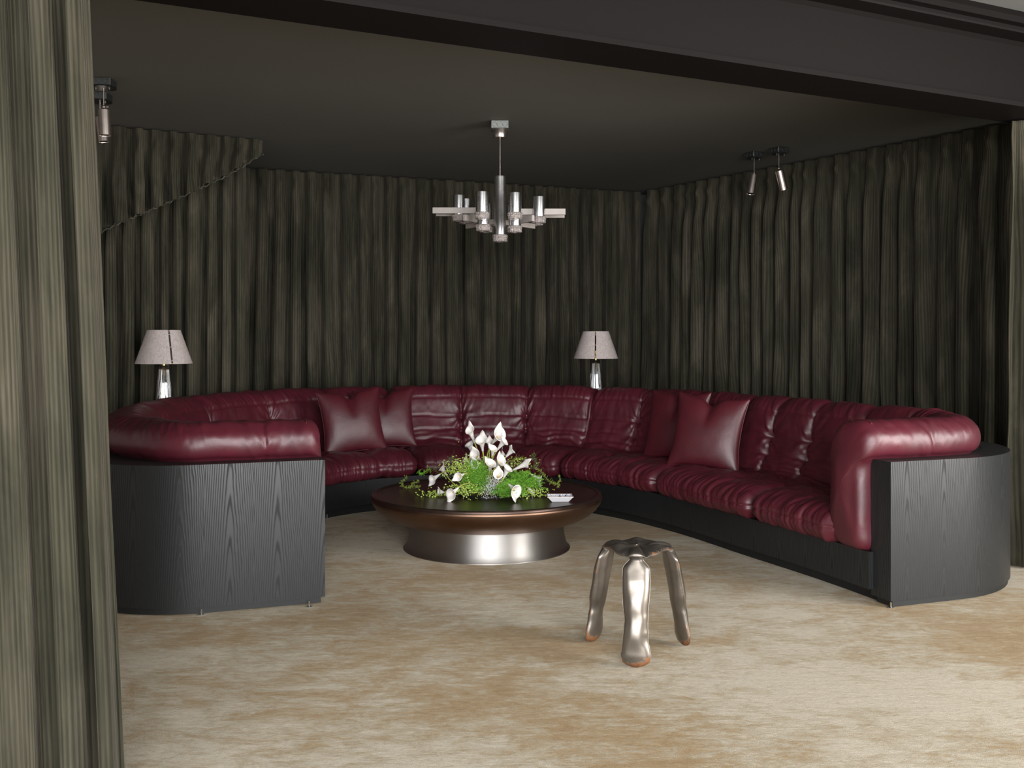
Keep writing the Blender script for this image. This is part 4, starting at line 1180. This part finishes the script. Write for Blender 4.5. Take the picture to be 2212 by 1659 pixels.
crystal(ch, 0, 0, cz(507), .055, .0575)
cyls = [(991, 422, 464, 7.84), (1041, 414.5, 458, 7.30), (1112.5, 416.5, 459, 7.34), (1164.5, 425, 468, 7.66), (1006, 430, 470, 8.20), (1160, 440, 474, 8.2), (1043.5, 440, 485, 7.52), (1112.5, 441, 488, 7.52), (1050, 441, 489, 8.1), (1108, 445, 489, 8.1)]
for (x, y0, y1, d) in cyls:
    cx_, cy_ = cxy(x, d); z0, z1 = cz(y0, d), cz(y1, d)
    m = MB(); m.lathe([(0, z0-.004), (.040, z0-.004), (.042, z0), (.045, z0), (.0455, z0-.004), (.0455, z1), (0, z1)], (cx_, cy_, 0), 40)
    o = m.build('lamp_cylinder', M_SATIN, ch); crystal(o, cx_, cy_, z1, .050, .053)
def bar(x0, x1, d0, d1, y, h=.046, t=.022):
    a = Vector((*cxy(x0, d0), cz(y, d0))); b = Vector((*cxy(x1, d1), cz(y, d0))); v = b-a; ang = math.atan2(v.y, v.x)
    m = MB(); m.box((a+b)/2, (v.length, t, h), Matrix.Rotation(ang, 3, 'Z'), .0015); m.build('crossbar', M_BARS, ch, 0)
bar(934.5, 1036, 7.80, 7.80, 454.7); bar(1122, 1221.5, 7.70, 7.70, 457.5)
bar(942, 1036, 8.02, 8.02, 461); bar(1122, 1219.5, 7.98, 7.98, 464.5)
bar(1003, 1073, 7.55, 7.95, 470); bar(1152, 1086, 7.55, 7.95, 471)
bar(1008, 1075, 8.1, 7.74, 489, .038); bar(1154, 1084, 8.05, 7.74, 489, .038)
# ------------------------------------------------------------------ ceiling spotlights
def spot(x, d, label, zj, tilt, yaw, L_=.17, plate=False, r=.036, warm=M_NICKEL, rot=0.0):
    root = empty('spotlight', (px(x, d), d, ZC), label, 'spotlight', 'cylindrical ceiling spotlights', rz=rot)
    junction_box(root, .125, .125, .052, 0, M_ZINC=M_ZINC_SHADE)
    m = MB(); m.lathe([(.078 if plate else .058, -.053), (.079 if plate else .059, -.058), (0, -.058)], n=48); m.build('mounting_plate', M_BLACK, root)
    for sx in (-.042, .042):
        m = MB(); m.lathe([(.007, -.058), (.004, -.062), (.004, -.068), (.008, -.073), (0, -.075)], (sx, -.02, 0), 10); m.build('wing_screw', M_ZINC, root)
    m = MB(); m.tube([(0, 0, -.055), (0, 0, zj)], .0042, 8); m.build('stem', M_NICKEL, root)
    R = Matrix.Rotation(yaw, 3, 'Z')@Matrix.Rotation(tilt, 3, 'Y')
    m = MB(); m.lathe([(0, .012), (.008, .008), (.011, 0), (.008, -.008), (0, -.012)], (0, 0, zj), 14); m.tube([(0, 0, zj), (.030, 0, zj)], .0025, 6); m.build('swivel_joint', M_NICKEL, root, 0)
    c = Vector((0, 0, zj)); m = MB()
    m.lathe([(0, -.018), (r-.004, -.018), (r, -.021), (r, -.018-L_), (r-.003, -.018-L_), (r-.004, -.018-L_+.006), (0, -.018-L_+.006)], c, 40, R)
    o = m.build('spot_cylinder', warm, root)
    m = MB(); m.lathe([(0, -.018-L_+.007), (.029, -.018-L_+.006), (.029, -.018-L_+.003), (0, -.018-L_+.001)], c, 24, R); m.build('lens', M_BLACK, o)
spot(224, 6.46, 'front spotlight of the left ceiling pair with satin nickel cylinder', pz(231, 6.46)-ZC, math.radians(-3), 0, .165, True, .037, rot=.05)
spot(216, 6.84, 'rear spotlight of the left ceiling pair, partly hidden, tilted down', pz(247, 6.84)-ZC, math.radians(-8), 0, .17, True, .037, rot=.05)
spot(1629, 9.02, 'left spotlight of the right ceiling pair, tilted slightly left', pz(374, 9.02)-ZC, math.radians(13), 0, .175, False, .037, rot=.5)
spot(1682.5, 8.80, 'right spotlight of the right ceiling pair, tilted to the right', pz(363.5, 8.80)-ZC, math.radians(-17), 0, .175, False, .038, rot=.5)
